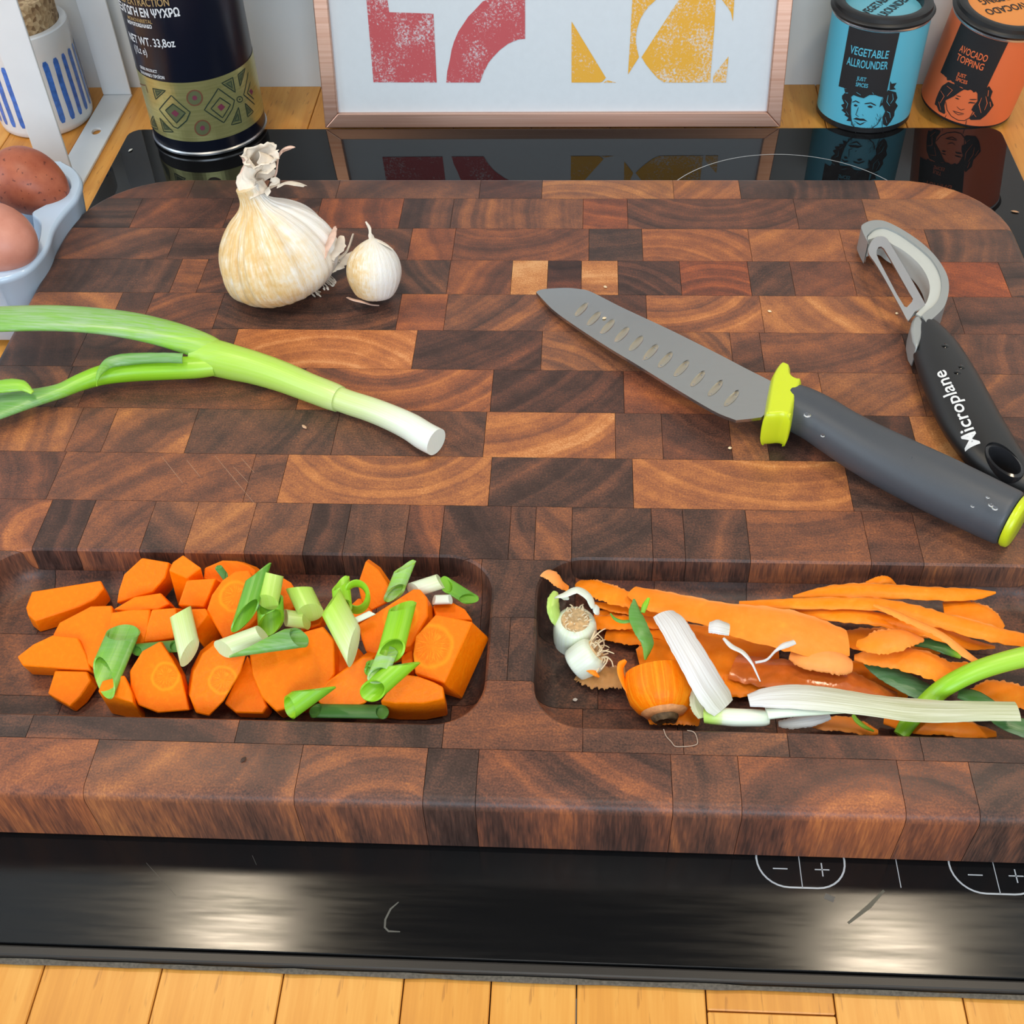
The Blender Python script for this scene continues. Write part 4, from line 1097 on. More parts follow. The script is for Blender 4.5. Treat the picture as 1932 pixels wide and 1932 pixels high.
# the twisted neck: a crumpled open sleeve with a torn rim
neck_pts = [(484, 372, T + 0.0535), (476, 356, T + 0.0570), (470, 338, T + 0.0610), (474, 322, T + 0.0650), (483, 308, T + 0.0690), (490, 298, T + 0.0720), (492, 292, T + 0.0745)]
P = cr([tuple(gp(*p)) for p in neck_pts], 24)
rn = random.Random(4); rings = []
for i, (p, t, s, u) in enumerate(frames(P)):
    f = i / 23; r0 = 0.0056 - 0.0014 * math.sin(math.pi * f) + 0.0018 * f * f
    tw = f * 2.2
    ring = []
    for j in range(40):
        a = 2 * math.pi * j / 40
        w = 1 + 0.13 * math.sin(4 * a + tw * 2) + 0.05 * math.sin(9 * a - tw) + (rn.uniform(-0.05, 0.12) if i > 21 else 0)
        e = t * (rn.uniform(-0.0010, 0.0012) if i == 23 else 0)
        ring.append(p + s * r0 * 1.25 * w * math.cos(a) + u * r0 * 0.75 * w * math.sin(a) + e)
    rings.append(ring)
inner_r_ = [[c + (q - c) * 0.86 for q in r for c in [sum(r, Vector()) / len(r)]] for r in rings[::-1][:16]]
mk('neck', *loft(rings + inner_r_), SKIN, gb, smooth=70)
gsheet('skin_tail', [(515, 345, T + 0.058), (521, 330, T + 0.062), (524, 312, T + 0.066), (526, 298, T + 0.069), (535, 286, T + 0.071), (547, 280, T + 0.073), (556, 279, T + 0.0735)], [0.0008, 0.0010, 0.0009, 0.0016, 0.0023, 0.0022, 0.0009], SKINP, gb, [0.2, 0.5, 0.9, 0.8, 0.6, 0.5, 0.4], 0.5)
gsheet('neck_flap', [(484, 352, T + 0.057), (495, 338, T + 0.061), (505, 322, T + 0.066), (498, 306, T + 0.070), (486, 296, T + 0.074)], [0.0038, 0.0052, 0.0054, 0.0046, 0.0030], SKIN, gb, [0.5, 0.6, 0.8, 0.9, 1.0], 0.5)
gsheet('neck_flap', [(462, 357, T + 0.056), (458, 340, T + 0.060), (462, 322, T + 0.065), (466, 305, T + 0.070), (461, 292, T + 0.074), (468, 288, T + 0.075)], [0.0024, 0.0030, 0.0028, 0.0026, 0.0026, 0.0018], SKINP, gb, [-0.5, -0.6, -0.6, -0.4, -0.3, 0], -0.6)
gsheet('neck_flap', [(502, 366, T + 0.055), (514, 356, T + 0.057), (519, 345, T + 0.060), (516, 334, T + 0.063)], [0.0040, 0.0042, 0.0034, 0.0012], SKIN, gb, [0.2, 0.5, 0.8, 0.9], 0.4)
gsheet('skin_flap', [(528, 352, T + 0.047), (545, 347, T + 0.049), (562, 349, T + 0.050), (576, 352, T + 0.050)], [0.0034, 0.0040, 0.0034, 0.0018], SKIN, gb, [0.3, 0.4, 0.4, 0.4], 0.3)
# the torn cavity where a clove was taken out
cav = [((601, 508, T + 0.020), (618, 480, T + 0.026), (628, 452, T + 0.032), (632, 430, T + 0.034)), ((606, 505, T + 0.019), (622, 492, T + 0.020), (637, 472, T + 0.024), (645, 446, T + 0.028)),
       ((612, 506, T + 0.016), (634, 494, T + 0.016), (655, 476, T + 0.018), (667, 441, T + 0.026)), ((598, 506, T + 0.017), (614, 497, T + 0.018), (630, 492, T + 0.016), (640, 496, T + 0.013)),
       ((606, 515, T + 0.012), (630, 506, T + 0.011), (652, 490, T + 0.012), (666, 476, T + 0.014))]
cw = [(0.003, 0.0055, 0.0050, 0.0016), (0.003, 0.0060, 0.0055, 0.0018), (0.002, 0.0032, 0.0020, 0.0008), (0.0024, 0.0042, 0.0036, 0.0012), (0.003, 0.0056, 0.0046, 0.0012)]
for k, (pts, hw) in enumerate(zip(cav, cw)):
    gsheet('torn_skin', pts, hw, [SKINP, SKIN, SKIN, SKIN, SKIN][k], gb, [[.6, .8, .9, 1.0], [.2, .4, .5, .4], [.6, .8, .9, 1.2], [0, .1, .2, .2], [.2, .3, .3, .3]][k], 0.45, jag=0.25)
for k in range(16):
    x0 = 590 + rn.uniform(0, 40); y0 = 562 - (x0 - 590) * .80 + rn.uniform(-4, 4)
    gsheet('root_stub', [(x0 - 6, y0 - 8, T + 0.006), (x0, y0 - 2, T + 0.003), (x0 + rn.uniform(2, 6), y0 + rn.uniform(0, 5), T + 0.0012)], [0.0008, 0.0009, 0.0004], SKIN, gb, None, 0.3, 0.0005, 0.1, 5)
# the loose clove
c0 = at(706, 560, T); c0.z = T
clo = thing('garlic_clove', 'single unpeeled garlic clove lying right of the bulb', 'garlic', c0)
cax = (at(703, 452, T + 0.030) - at(709, 560, T + 0.002)).normalized()
CM = cax.to_track_quat('Z', 'Y').to_matrix()
cb = at(709, 556, T + 0.0062)
def cyel(a, h, p):
    q = p - cb; return max(0, min(1, 0.75 - 70 * (q.x + 0.0045))) * (0.7 + 0.5 * (1 - h))
V, F, at_ = clove_body(cb, [(0.004, -0.001), (0.0078, -0.0012), (0.0108, 0.0012), (0.0134, 0.0070), (0.0142, 0.0125), (0.0128, 0.0185), (0.0095, 0.0235), (0.0050, 0.0270), (0.0012, 0.0290)], CM, 3, 0.10, 0.00018, lambda h: 1 - h * 0.6, cyel, 120, 5, 30)
zmin = min(v.z for v in V)
V = [v + Vector((0, 0, T + 0.0002 - zmin)) if zmin < T else v for v in V]
mk('clove_body', V, F, GARL, clo, smooth=80, attrs=at_)
gsheet('dry_tip', [(702, 452, T + 0.033), (699, 442, T + 0.036), (697, 430, T + 0.039), (690, 418, T + 0.042)], [0.0016, 0.0012, 0.0009, 0.0004], SKIN, clo, [1, 1, 1, 1], 0.4)
gsheet('skin_edge', [(703, 453, T + 0.032), (715, 456, T + 0.032), (728, 463, T + 0.031), (741, 471, T + 0.029)], [0.0014, 0.0020, 0.0018, 0.0006], SKIN, clo, [0.6, .6, .6, .6], 0.3)
gsheet('base_skin', [(658, 563, T + 0.004), (668, 567, T + 0.006), (684, 571, T + 0.006), (700, 576, T + 0.004), (715, 577, T + 0.003)], [0.0016, 0.0022, 0.0024, 0.0020, 0.0010], SKINP, clo, [0.6] * 5, 0.3)

# ------------------------------------------------------------------ spring onion
def onion_mat(name, stops, bloom=0.75):
    x = N(name)
    t = x.attr('len'); a = x.attr('rnd')
    cmb = x.n('ShaderNodeCombineXYZ'); x.l(x.math('MULTIPLY', t, 1.2), cmb.inputs[0]); x.l(x.math('MULTIPLY', a, 26.0), cmb.inputs[1])
    st = x.noise(cmb.outputs[0], 1.0, 4, 0.6)
    c2 = x.n('ShaderNodeCombineXYZ'); x.l(x.math('MULTIPLY', t, 26.0), c2.inputs[0]); x.l(x.math('MULTIPLY', a, 34.0), c2.inputs[1])
    bl = x.noise(x.obj((55, 900, 400)), 1.0, 4, 0.6)
    k = x.math('ADD', t, x.math('MULTIPLY', x.math('SUBTRACT', st, 0.5), 0.22))
    c = x.ramp(k, stops)
    c = x.mix(x.math('MULTIPLY', x.ramp(bl, [(0.40, (0.25,) * 3), (0.62, (1, 1, 1))]), x.math('MULTIPLY', x.attr('bloom'), bloom)), c, (0.34, 0.47, 0.30))
    x.color(c).set(Roughness=0.32, Specular_IOR_Level=0.45, Subsurface_Weight=0.12, Subsurface_Radius=(0.003, 0.004, 0.001))
    x.bump(st, 0.12, 0.0006)
    return x.m
ONION = onion_mat('spring_onion_skin', [(0.0, (0.78, 0.82, 0.74)), (0.12, (0.70, 0.76, 0.52)), (0.28, (0.55, 0.68, 0.22)), (0.45, (0.40, 0.64, 0.06)), (0.62, (0.26, 0.56, 0.012)), (0.80, (0.115, 0.33, 0.035)), (1.0, (0.05, 0.16, 0.04))])
def veg_tube(name, path, ra, rb, lens, blooms, mat, parent, n=28, cap=True, wall=None, seed=0, label=None, top=False):
    V, F = tube(path, ra, rb, n)
    m = len(path); L, A, B = [], [], []
    for i in range(m):
        for j in range(n):
            L.append(lens[i]); A.append(abs(j / n * 2 - 1) + seed * 0.13); B.append(blooms[i])
    return mk(name, V, F, mat, parent, smooth=60, attrs={'len': L, 'rnd': A, 'bloom': B})
def pxrad(x, y, z, w): return w * ((at(x + 10, y, z) - at(x, y, z)).length / 10)
def veg_path(pts, m):
    """(px, py, height above board, half width px, thickness ratio, len, bloom)"""
    Q = cr(pts, m); path = [at(q[0], q[1], T + q[2]) for q in Q]
    ra = [pxrad(q[0], q[1], T + q[2], q[3]) for q in Q]
    return path, ra, [a * q[4] for a, q in zip(ra, Q)], [q[5] for q in Q], [max(0, q[6]) for q in Q]
so = thing('spring_onion', 'whole spring onion lying on the board, white root end to the right', 'spring onion', at(500, 700, T))
stem = [(823, 834, .0074, 27, 1, 0.0, 0), (800, 822, .0074, 27, 1, .02, 0), (775, 806, .0073, 26, 1, .05, 0), (740, 789, .0070, 24.5, 1, .12, 0), (700, 773, .0066, 23.5, 1, .20, 0), (660, 760, .0064, 23, 1, .25, 0), (625, 747, .0064, 23, 1, .28, 0)]
veg_tube('stem', *veg_path(stem, 40), ONION, so)
sheath = [(640, 753, .0066, 25, 1, .25, 0), (622, 746, .0067, 26.5, 1, .30, 0), (580, 730, .0070, 27, 1, .36, 0), (530, 710, .0074, 29, 1, .40, 0), (480, 694, .0078, 31, 1, .42, 0.1), (440, 684, .0082, 33, 1, .44, 0.1), (405, 675, .0084, 35, .95, .46, 0.2), (372, 668, .0084, 33, .9, .48, 0.2)]
veg_tube('sheath', *veg_path(sheath, 44), ONION, so, seed=1)
leafA = [(420, 670, .0100, 20, .9, .45, .2), (392, 657, .0120, 27, .8, .50, .4), (350, 641, .0150, 31, .62, .58, .7), (300, 626, .0180, 33, .50, .66, .9), (240, 613, .0210, 34.5, .42, .70, 1), (170, 604, .0235, 35, .36, .72, 1), (90, 600, .0250, 36, .34, .72, 1), (0, 602, .0255, 36, .34, .74, 1), (-70, 606, .0255, 36, .34, .74, 1)]
veg_tube('broad_leaf', *veg_path(leafA, 50), ONION, so, seed=2)
leafB = [(405, 690, .0078, 20, .9, .46, 0), (370, 693, .0076, 22, .9, .54, 0), (320, 695, .0074, 22.5, .9, .60, 0), (250, 699, .0072, 22, .9, .62, 0), (195, 707, .0072, 20.5, .85, .62, 0), (150, 722, .0070, 18, .8, .64, 0.1), (115, 737, .0068, 17, .7, .68, .4), (75, 748, .0066, 22, .5, .78, .5), (30, 758, .0068, 32, .32, .80, .6), (-20, 772, .0070, 38, .26, .82, .6), (-70, 786, .0070, 38, .26, .82, .6)]
nl = veg_tube('narrow_leaf', *veg_path(leafB, 56), ONION, so, seed=3)
def veg_sheet(name, pts, mat, parent, th=0.0006, curl=0.3, n=9, jag=0.05, label=None, m=30):
    """(px, py, height, half width px, roll, len, bloom)"""
    Q = cr(pts, m); path = [at(q[0], q[1], q[2]) for q in Q]
    hw = []
    for i, q in enumerate(Q):
        a_, b_ = Q[max(0, i - 1)], Q[min(m - 1, i + 1)]
        d_ = Vector((b_[0] - a_[0], b_[1] - a_[1])); d_.normalize()
        hw.append(max(0.0002, (at(q[0] - d_.y * q[3], q[1] + d_.x * q[3], q[2]) - path[i]).length))
    V, F = ribbon(path, hw, th, [q[4] for q in Q], curl, n, jag)
    L, A, B = [], [], []
    for q in Q:
        for j in range(2 * n):
            L.append(q[5]); A.append((j if j < n else 2 * n - 1 - j) / n * 0.8); B.append(max(0, q[6]))
    return mk(name, V, F, mat, parent, smooth=60, attrs={'len': L, 'rnd': A, 'bloom': B})
veg_sheet('sheath_flap', [(345, 676, T + .0160, 6, .7, .80, .6), (300, 675, T + .0158, 6, .7, .82, .6), (240, 678, T + .0150, 7, .6, .82, .6), (208, 684, T + .0150, 7, .5, .80, .5), (192, 698, T + .0145, 5, .4, .74, .3), (184, 714, T + .0130, 3, .4, .70, .2), (183, 728, T + .0090, 1.5, .4, .5, 0)], ONION, nl)
veg_sheet('folded_tip', [(62, 741, T + .0135, 3, .2, .5, .1), (40, 728, T + .0145, 8, .3, .62, .3), (10, 728, T + .0150, 9, .3, .66, .3), (-40, 736, T + .0150, 9, .3, .66, .3)], ONION, nl)
# ------------------------------------------------------------------ carrots
def carrot_mat():
    x = N('cut_carrot')
    sep = x.n('ShaderNodeSeparateXYZ'); x.l(x.obj(), sep.inputs[0])
    r = x.math('SQRT', x.math('ADD', x.math('MULTIPLY', sep.outputs[0], sep.outputs[0]), x.math('MULTIPLY', sep.outputs[1], sep.outputs[1])))
    wob = x.noise(x.obj(), 160, 3)
    r = x.math('MULTIPLY_ADD', wob, 0.0022, r)
    core = x.attr('core', 'OBJECT')
    k = x.math('DIVIDE', r, core)
    ringc = x.ramp(x.math('MULTIPLY', k, 0.5), [(0.0, (0.97, 0.195, 0.001)), (0.42, (0.96, 0.185, 0.001)), (0.50, (1.0, 0.29, 0.006)), (0.57, (0.97, 0.195, 0.001)), (1.0, (0.95, 0.175, 0.0005))])
    ang = x.math('ARCTAN2', sep.outputs[1], sep.outputs[0])
    cmb = x.n('ShaderNodeCombineXYZ'); x.l(x.math('MULTIPLY', ang, 5.0), cmb.inputs[0]); x.l(x.math('MULTIPLY', k, 1.2), cmb.inputs[1])
    ry = x.noise(cmb.outputs[0], 2.2, 3)
    m = x.noise(x.obj(), 420, 4, 0.7)
    c = x.mix(x.math('MULTIPLY', x.ramp(m, [(0.48, (0, 0, 0)), (0.68, (1, 1, 1))]), 0.32), ringc, (1.0, 0.29, 0.006))
    c = x.mix(x.math('MULTIPLY', x.ramp(ry, [(0.50, (0, 0, 0)), (0.60, (1, 1, 1))]), x.math('MULTIPLY', x.ramp(k, [(0.70, (0.6,) * 3), (0.95, (0, 0, 0))]), x.math('LESS_THAN', core, 0.03))), c, (1.0, 0.34, 0.012))
    x.color(c).set(Roughness=0.42, Specular_IOR_Level=0.16, Subsurface_Weight=0.12, Subsurface_Radius=(0.006, 0.0015, 0.0003))
    x.bump(m, 0.35, 0.0008)
    return x.m
CARROT = carrot_mat()
GRP_C = 'carrot chunks in the left tray'
def lim(p):
    """keep a point of the heap inside the tray it lies in"""
    x0, x1, y0, y1, r = TRAYS[0] if p.x < -0.007 else TRAYS[1]
    return p
def chunk(label, crop, pts, zt, zb, th, skew=(0, 0, 0), core=None, cr_=0.006, grow=1.0, bev=0.0006):
    px = [cv(crop, *p) for p in pts]
    y0, y1 = min(p[1] for p in px), max(p[1] for p in px)
    top_ = [at(x, y, zt + (zb - zt) * (y - y0) / (y1 - y0)) for x, y in px]
    nrm = Vector()
    for i in range(len(top_)): nrm += top_[i - 1].cross(top_[i])
    c = sum(top_, Vector()) / len(top_)
    nrm.normalize()
    if nrm.dot(CAM - c) < 0: nrm = -nrm
    sk = Vector(skew) * 0.001
    bot = [c + (p - c) * grow * 1.03 - nrm * th * 1.3 + sk for p in top_]
    for p in bot + top_: p.z = max(p.z, FLOOR + 0.0004)
    bm = bmesh.new()
    for p in top_ + bot: bm.verts.new(p)
    bmesh.ops.convex_hull(bm, input=bm.verts[:])
    bmesh.ops.delete(bm, geom=[v for v in bm.verts if not v.link_faces], context='VERTS')
    bmesh.ops.dissolve_limit(bm, angle_limit=math.radians(6), verts=bm.verts[:], edges=bm.edges[:])
    bm.verts.index_update()
    V = [v.co.copy() for v in bm.verts]; F = [tuple(v.index for v in f.verts) for f in bm.faces]; bm.free()
    org = at(*cv(crop, *core), (zt + zb) / 2) if core else c
    rot = nrm.to_track_quat('Z', 'Y').to_matrix()
    o = mk('carrot_chunk', V, F, CARROT, None, org, smooth=25, bevel=bev, rot=rot)
    o['core'] = float(cr_) if core else 0.04
    return tag(o, label, 'carrot', GRP_C)
chunk('flat carrot sliver lying apart at the far left of the left tray', 'A', [(240, 385), (500, 340), (765, 300), (790, 360), (720, 440), (600, 500), (420, 560), (265, 610), (210, 560), (195, 505)], .0265, .0225, .0055, (0, -1, -2))
chunk('tapered carrot chunk against the back wall, leftmost of the back row', 'A', [(1075, 130), (1285, 165), (1255, 280), (1160, 395), (1030, 430), (885, 475), (900, 380), (940, 255)], .0400, .0265, .0100, (0, -2, -4))
chunk('small upright carrot block at the back with a pointed top', 'A', [(1390, 105), (1460, 155), (1530, 205), (1420, 285), (1280, 225), (1310, 160)], .0430, .0400, .0170, (-1.5, -6, -4))
chunk('round carrot slice at the back with a dark green tip on it', 'B', [(300, 190), (440, 195), (560, 240), (625, 290), (600, 420), (300, 420), (120, 370), (130, 262)], .0390, .0330, .0090, (0, 0, 0))
chunk('square carrot block in the middle of the back row', 'A', [(1415, 300), (1640, 285), (1600, 400), (1550, 508), (1350, 490)], .0430, .0350, .0090, (0, -2, -3))
chunk('narrow carrot block half hidden above the long slab', 'A', [(1020, 425), (1220, 395), (1290, 480), (1200, 520), (1000, 540), (860, 520)], .0345, .0315, .0110)
chunk('large flat carrot slab beneath the folded green onion leaf', 'A', [(690, 495), (850, 490), (870, 700), (800, 900), (700, 960), (610, 780), (400, 715), (450, 620)], .0305, .0255, .0100, (0, 0, 0))
chunk('carrot slab between the flat slab and the pale onion slice', 'A', [(840, 545), (1000, 520), (1140, 520), (1120, 760), (1030, 800), (900, 740), (830, 660)], .0345, .0300, .0100)
chunk('carrot block left of the pale oval onion slice', 'A', [(1150, 525), (1335, 510), (1345, 640), (1320, 745), (1200, 760), (1080, 780), (1120, 640)], .0400, .0300, .0090, (0, -1, -2))
chunk('carrot block right of the pale oval onion slice, shaded right face', 'A', [(1400, 520), (1560, 512), (1580, 560), (1500, 650), (1470, 700), (1420, 640)], .0410, .0360, .0150, (4, -6, -8), grow=1.25)
chunk('arrow-shaped carrot wedge pointing left', 'A', [(400, 715), (590, 735), (650, 860), (690, 985), (420, 960), (170, 950), (128, 880), (250, 785)], .0310, .0245, .0075, (0, -1, -2))
chunk('wedge-shaped carrot piece in the lower left of the tray', 'A', [(415, 985), (660, 990), (690, 1060), (610, 1180), (530, 1262), (360, 1160)], .0245, .0195, .0048, (1, -1, 0))
chunk('small square carrot block at the front, left of the half moons', 'A', [(775, 1062), (945, 1018), (1000, 1150), (1010, 1230), (905, 1135), (740, 1145)], .0345, .0290, .0120, (1, -7, -6))
chunk('half-moon carrot slice with a clear core, left one at the front', 'A', [(1215, 765), (1080, 840), (985, 990), (990, 1110), (1050, 1250), (1200, 1310), (1440, 1290), (1390, 1180), (1375, 1020), (1310, 900)], .0400, .0240, .0085, (-2.5, 1, -2), (1260, 1030), .0062)
chunk('half-moon carrot slice with a clear core, right one under the white onion', 'A', [(1640, 780), (1870, 865), (1830, 1000), (1700, 1220), (1590, 1335), (1490, 1310), (1440, 1180), (1470, 1000), (1540, 860)], .0430, .0240, .0090, (-5, 1, -2), (1690, 1060), .0062)
chunk('big thick carrot slice behind the hollow green onion tubes', 'B', [(430, 290), (555, 280), (640, 430), (660, 600), (640, 760), (560, 830), (420, 900), (310, 945), (150, 670), (200, 520), (300, 380)], .0470, .0340, .0090, (-1, 0, -2), (440, 540), .0070)
chunk('carrot piece behind the pale onion cylinder at the back', 'B', [(860, 340), (960, 400), (1000, 470), (1005, 640), (900, 690), (740, 700), (720, 500)], .0385, .0330, .0080, (0, 0, 0))
chunk('largest carrot chunk, in the middle of the front row', 'B', [(560, 1080), (680, 1030), (1060, 880), (1270, 820), (1375, 950), (1380, 1280), (1210, 1520), (820, 1640), (680, 1500), (590, 1280)], .0430, .0270, .0105, (0, -1, -2))
chunk('low carrot wedge between the half moon and the largest chunk', 'B', [(540, 1100), (610, 1370), (735, 1590), (690, 1660), (430, 1650), (320, 1560), (400, 1430)], .0310, .0225, .0070)
chunk('thin pointed carrot slice standing at the back right', 'C', [(628, 185), (740, 265), (860, 440), (840, 560), (680, 640), (590, 560), (555, 400)], .0440, .0330, .0045, (0, 2, 0))
chunk('rounded carrot slice behind the long ridged onion leaf', 'C', [(1060, 440), (1120, 440), (1190, 520), (1195, 690), (1110, 830), (1040, 960), (720, 1045), (630, 1010), (590, 900), (560, 760), (730, 640), (900, 530)], .0450, .0330, .0100, (1, -1, -2), (950, 700), .0075)
chunk('big carrot chunk at the right end of the left tray', 'C', [(1265, 668), (1600, 738), (1470, 880), (1380, 1080), (1345, 1300), (1200, 1260), (1075, 1215), (1055, 1030), (1080, 870)], .0450, .0320, .0095, (5.5, -2, -5), (1230, 960), .009)
chunk('thin carrot slice peeping out above the big right-hand chunk', 'C', [(1240, 585), (1420, 560), (1530, 620), (1600, 720), (1420, 720), (1260, 690)], .0345, .0330, .0060)
chunk('rounded carrot piece in the front right corner of the left tray', 'C', [(980, 1215), (1100, 1230), (1250, 1285), (1335, 1330), (1345, 1440), (1150, 1480), (900, 1480), (760, 1460), (860, 1330)], .0370, .0300, .0090, (0, -5, -6))
chunk('wet shiny carrot wedge at the front with a pale reflection', 'C', [(600, 1060), (690, 1060), (720, 1200), (680, 1380), (630, 1480), (430, 1570), (210, 1490), (175, 1440), (270, 1290)], .0400, .0250, .0080, (0, 0, 0))
chunk('carrot scrap between the largest chunk and the rounded slice', 'C', [(370, 1000), (560, 975), (620, 1050), (420, 1220), (350, 1200)], .0310, .0270, .0080)
chunk('carrot slice seen through the green onion ring', 'C', [(460, 610), (560, 520), (650, 540), (690, 650), (520, 720)], .0345, .0320, .0060)
chunk('small carrot scrap under the pale yellow-green onion pieces', 'C', [(190, 580), (260, 650), (210, 770), (60, 820), (15, 835), (110, 690)], .0370, .0330, .0060)
chunk('dark carrot scrap low between the right-hand chunks', 'C', [(950, 1050), (1050, 975), (1065, 1180), (960, 1200)], .0300, .0280, .0060)

# ------------------------------------------------------------------ cut spring onion in the left tray
GRP_O = 'spring onion slices in the left tray'
def otube(label, crop, p0, z0, p1, z1, w, tone0, tone1, flat_=0.6, sh0=0.0, sh1=0.0, wall=0.0011, roll=0.0, hollow=True, shu=0.75, name='spring_onion_slice', group=GRP_O, bend=0.0, bloom=0.0, mat=None):
    """hollow cut piece: axis from p0 to p1 (crop pixels, heights), half width w px of the crop, oblique cut ends"""
    a = at(*cv(crop, *p0), z0); b = at(*cv(crop, *p1), z1); s = CROPS[crop][2]
    hw = pxrad(*cv(crop, *p0), z0, 1.28 * w / s)
    t = (b - a).normalized(); side_ = t.cross(Vector((0, 0, 1))).normalized(); up = side_.cross(t)
    s2 = side_ * math.cos(roll) + up * math.sin(roll); u2 = up * math.cos(roll) - side_ * math.sin(roll)
    m, n = 10, 24
    def ring(f, k):
        out = []
        for j in range(n):
            an = 2 * math.pi * j / n
            o_ = s2 * (hw * k(0) * math.cos(an)) + u2 * (hw * flat_ * k(1) * math.sin(an))
            sh = (sh0 * (1 - f) + sh1 * f) * hw * math.cos(an) + shu * (1 - 2 * f) * hw * math.sin(an)
            out.append(a + (b - a) * f + t * sh + o_ + up * (bend * math.sin(math.pi * f)))
        return out
    kin = lambda q: max(0.12, 1 - wall / (hw if q == 0 else hw * flat_))
    ko = lambda q: 1.0
    rings = [ring(i / m, ko) for i in range(m + 1)]
    if hollow: rings += [ring(i / m, kin) for i in range(m, -1, -1)]
    low = min(p.z for r in rings for p in r)
    lift = Vector((0, 0, max(0, FLOOR + 0.0005 - low)))
    rings = [[p + lift for p in r] for r in rings]
    V, F = loft(rings, not hollow, not hollow)
    if hollow:
        k = len(rings); F += [((k - 1) * n + j, (k - 1) * n + (j + 1) % n, (j + 1) % n, j)[::-1] for j in range(n)]
    L, A, B = [], [], []
    for i, r in enumerate(rings):
        f = i / m if i <= m else 1 - (i - m - 1) / m
        for j in range(n):
            L.append(tone0 + (tone1 - tone0) * f - (0.05 if i > m else 0)); A.append(abs(j / n * 2 - 1)); B.append(bloom)
    o = mk(name, V, F, mat or ONION, None, smooth=50, attrs={'len': L, 'rnd': A, 'bloom': B})
    return tag(o, label, 'spring onion', group)
otube('folded dark green onion leaf on the flat carrot slab', 'A', (935, 700), .0355, (790, 1040), .0335, 100, .80, .72, .38, .0, -.9, .0007, bloom=.25)
otube('dark green onion leaf tucked behind the left half moon', 'A', (1340, 800), .0345, (1030, 830), .0325, 45, .92, .90, .35, 0, .8, .0007)
otube('pale oval onion slice leaning between two carrot blocks', 'A', (1370, 540), .0450, (1440, 850), .0400, 66, .27, .20, .8, .3, .9, .0022, hollow=False, shu=0.35)
otube('small dark green leaf tip on the round slice at the back', 'A', (1660, 205), .0420, (1720, 285), .0400, 22, .95, .95, .3, 0, 1.2, .0006)
otube('dark green hollow onion tube on the big thick slice', 'B', (650, 300), .0535, (520, 720), .0490, 74, .80, .76, .75, 1.1, 1.6, .0006)
otube('pale green onion cylinder standing behind the hollow tube', 'B', (790, 320), .0520, (740, 590), .0490, 80, .36, .40, .85, -.2, -.1, .0025, hollow=False, shu=0.35)
otube('open green onion ring below the pale cylinder', 'B', (760, 610), .0470, (770, 790), .0430, 100, .74, .70, .8, .3, .5, .0010)
otube('pale yellow onion cylinder across the right half moon', 'B', (690, 900), .0460, (310, 1040), .0440, 82, .16, .18, .85, .1, .7, .0026, hollow=False, shu=0.35)
otube('green pointed leaf piece over the pale yellow cylinder', 'B', (1040, 930), .0480, (640, 985), .0500, 92, .84, .74, .55, 0, -2.2, .0008, bloom=.5)
otube('yellow-green onion cylinder with a frayed end at the back', 'B', (1040, 460), .0440, (1150, 690), .0420, 92, .42, .36, .8, -.4, -.2, .0024, hollow=False, shu=0.35)
otube('pale onion chunk lying under the yellow-green cylinder', 'B', (910, 740), .0400, (1110, 770), .0400, 70, .24, .34, .7, .5, .2, .0024, hollow=False, shu=0.35)
otube('long ridged pale green onion piece, cut obliquely', 'C', (310, 560), .0520, (520, 960), .0480, 100, .46, .20, .6, .7, 1.2, .0022, hollow=False, shu=0.35)
otube('bright green onion leaf behind the long ridged piece', 'C', (400, 390), .0500, (420, 620), .0480, 66, .62, .56, .6, 0.7, .2, .0010)
otube('white onion sliver under the green ring', 'C', (690, 655), .0490, (530, 730), .0490, 26, .08, .06, .5, .5, .5, .0012, hollow=False, shu=0.35)
otube('light green onion piece standing at the back wall', 'C', (985, 240), .0440, (890, 480), .0400, 62, .60, .66, .6, .9, .9, .0010, bloom=.7)
otube('long white onion cylinder at the back right', 'C', (1310, 370), .0400, (1060, 450), .0390, 60, .16, .05, .85, 0, .5, .0022, hollow=False, shu=0.35)
otube('folded green leaf at the right end of the white cylinder', 'C', (1360, 400), .0385, (1570, 530), .0330, 62, .74, .78, .3, .4, -.8, .0006)
otube('small pinkish-white onion bit above the big right-hand chunk', 'C', (1250, 540), .0375, (1400, 535), .0375, 40, .02, .02, .6, 0, 0, .0016, hollow=False, shu=0.35)
otube('long bright green leaf tube across the rounded slice', 'C', (965, 600), .0520, (860, 1010), .0500, 92, .66, .60, .6, .4, .4, .0008)
otube('pale inner leaf sticking out of the bright green tube', 'C', (830, 1010), .0490, (740, 1230), .0480, 72, .62, .58, .4, 0, .3, .0006, bloom=1.0)
otube('hollow green onion tube on the front right carrots', 'C', (960, 1130), .0470, (690, 1370), .0445, 84, .62, .66, .8, 1.0, .5, .0007)
otube('small dark green bit beside the pale inner leaf', 'C', (690, 1120), .0440, (670, 1190), .0430, 46, .76, .76, .6, 0, 0, .0008)
otube('hollow green onion tube at the front of the largest chunk', 'B', (1180, 1430), .0380, (950, 1600), .0320, 96, .70, .66, .8, 1.5, .3, .0007)
otube('dark green leaf lying low along the front rim of the left tray', 'C', (780, 1560), .0270, (170, 1550), .0270, 60, .95, .95, .3, 0, 0, .0007)
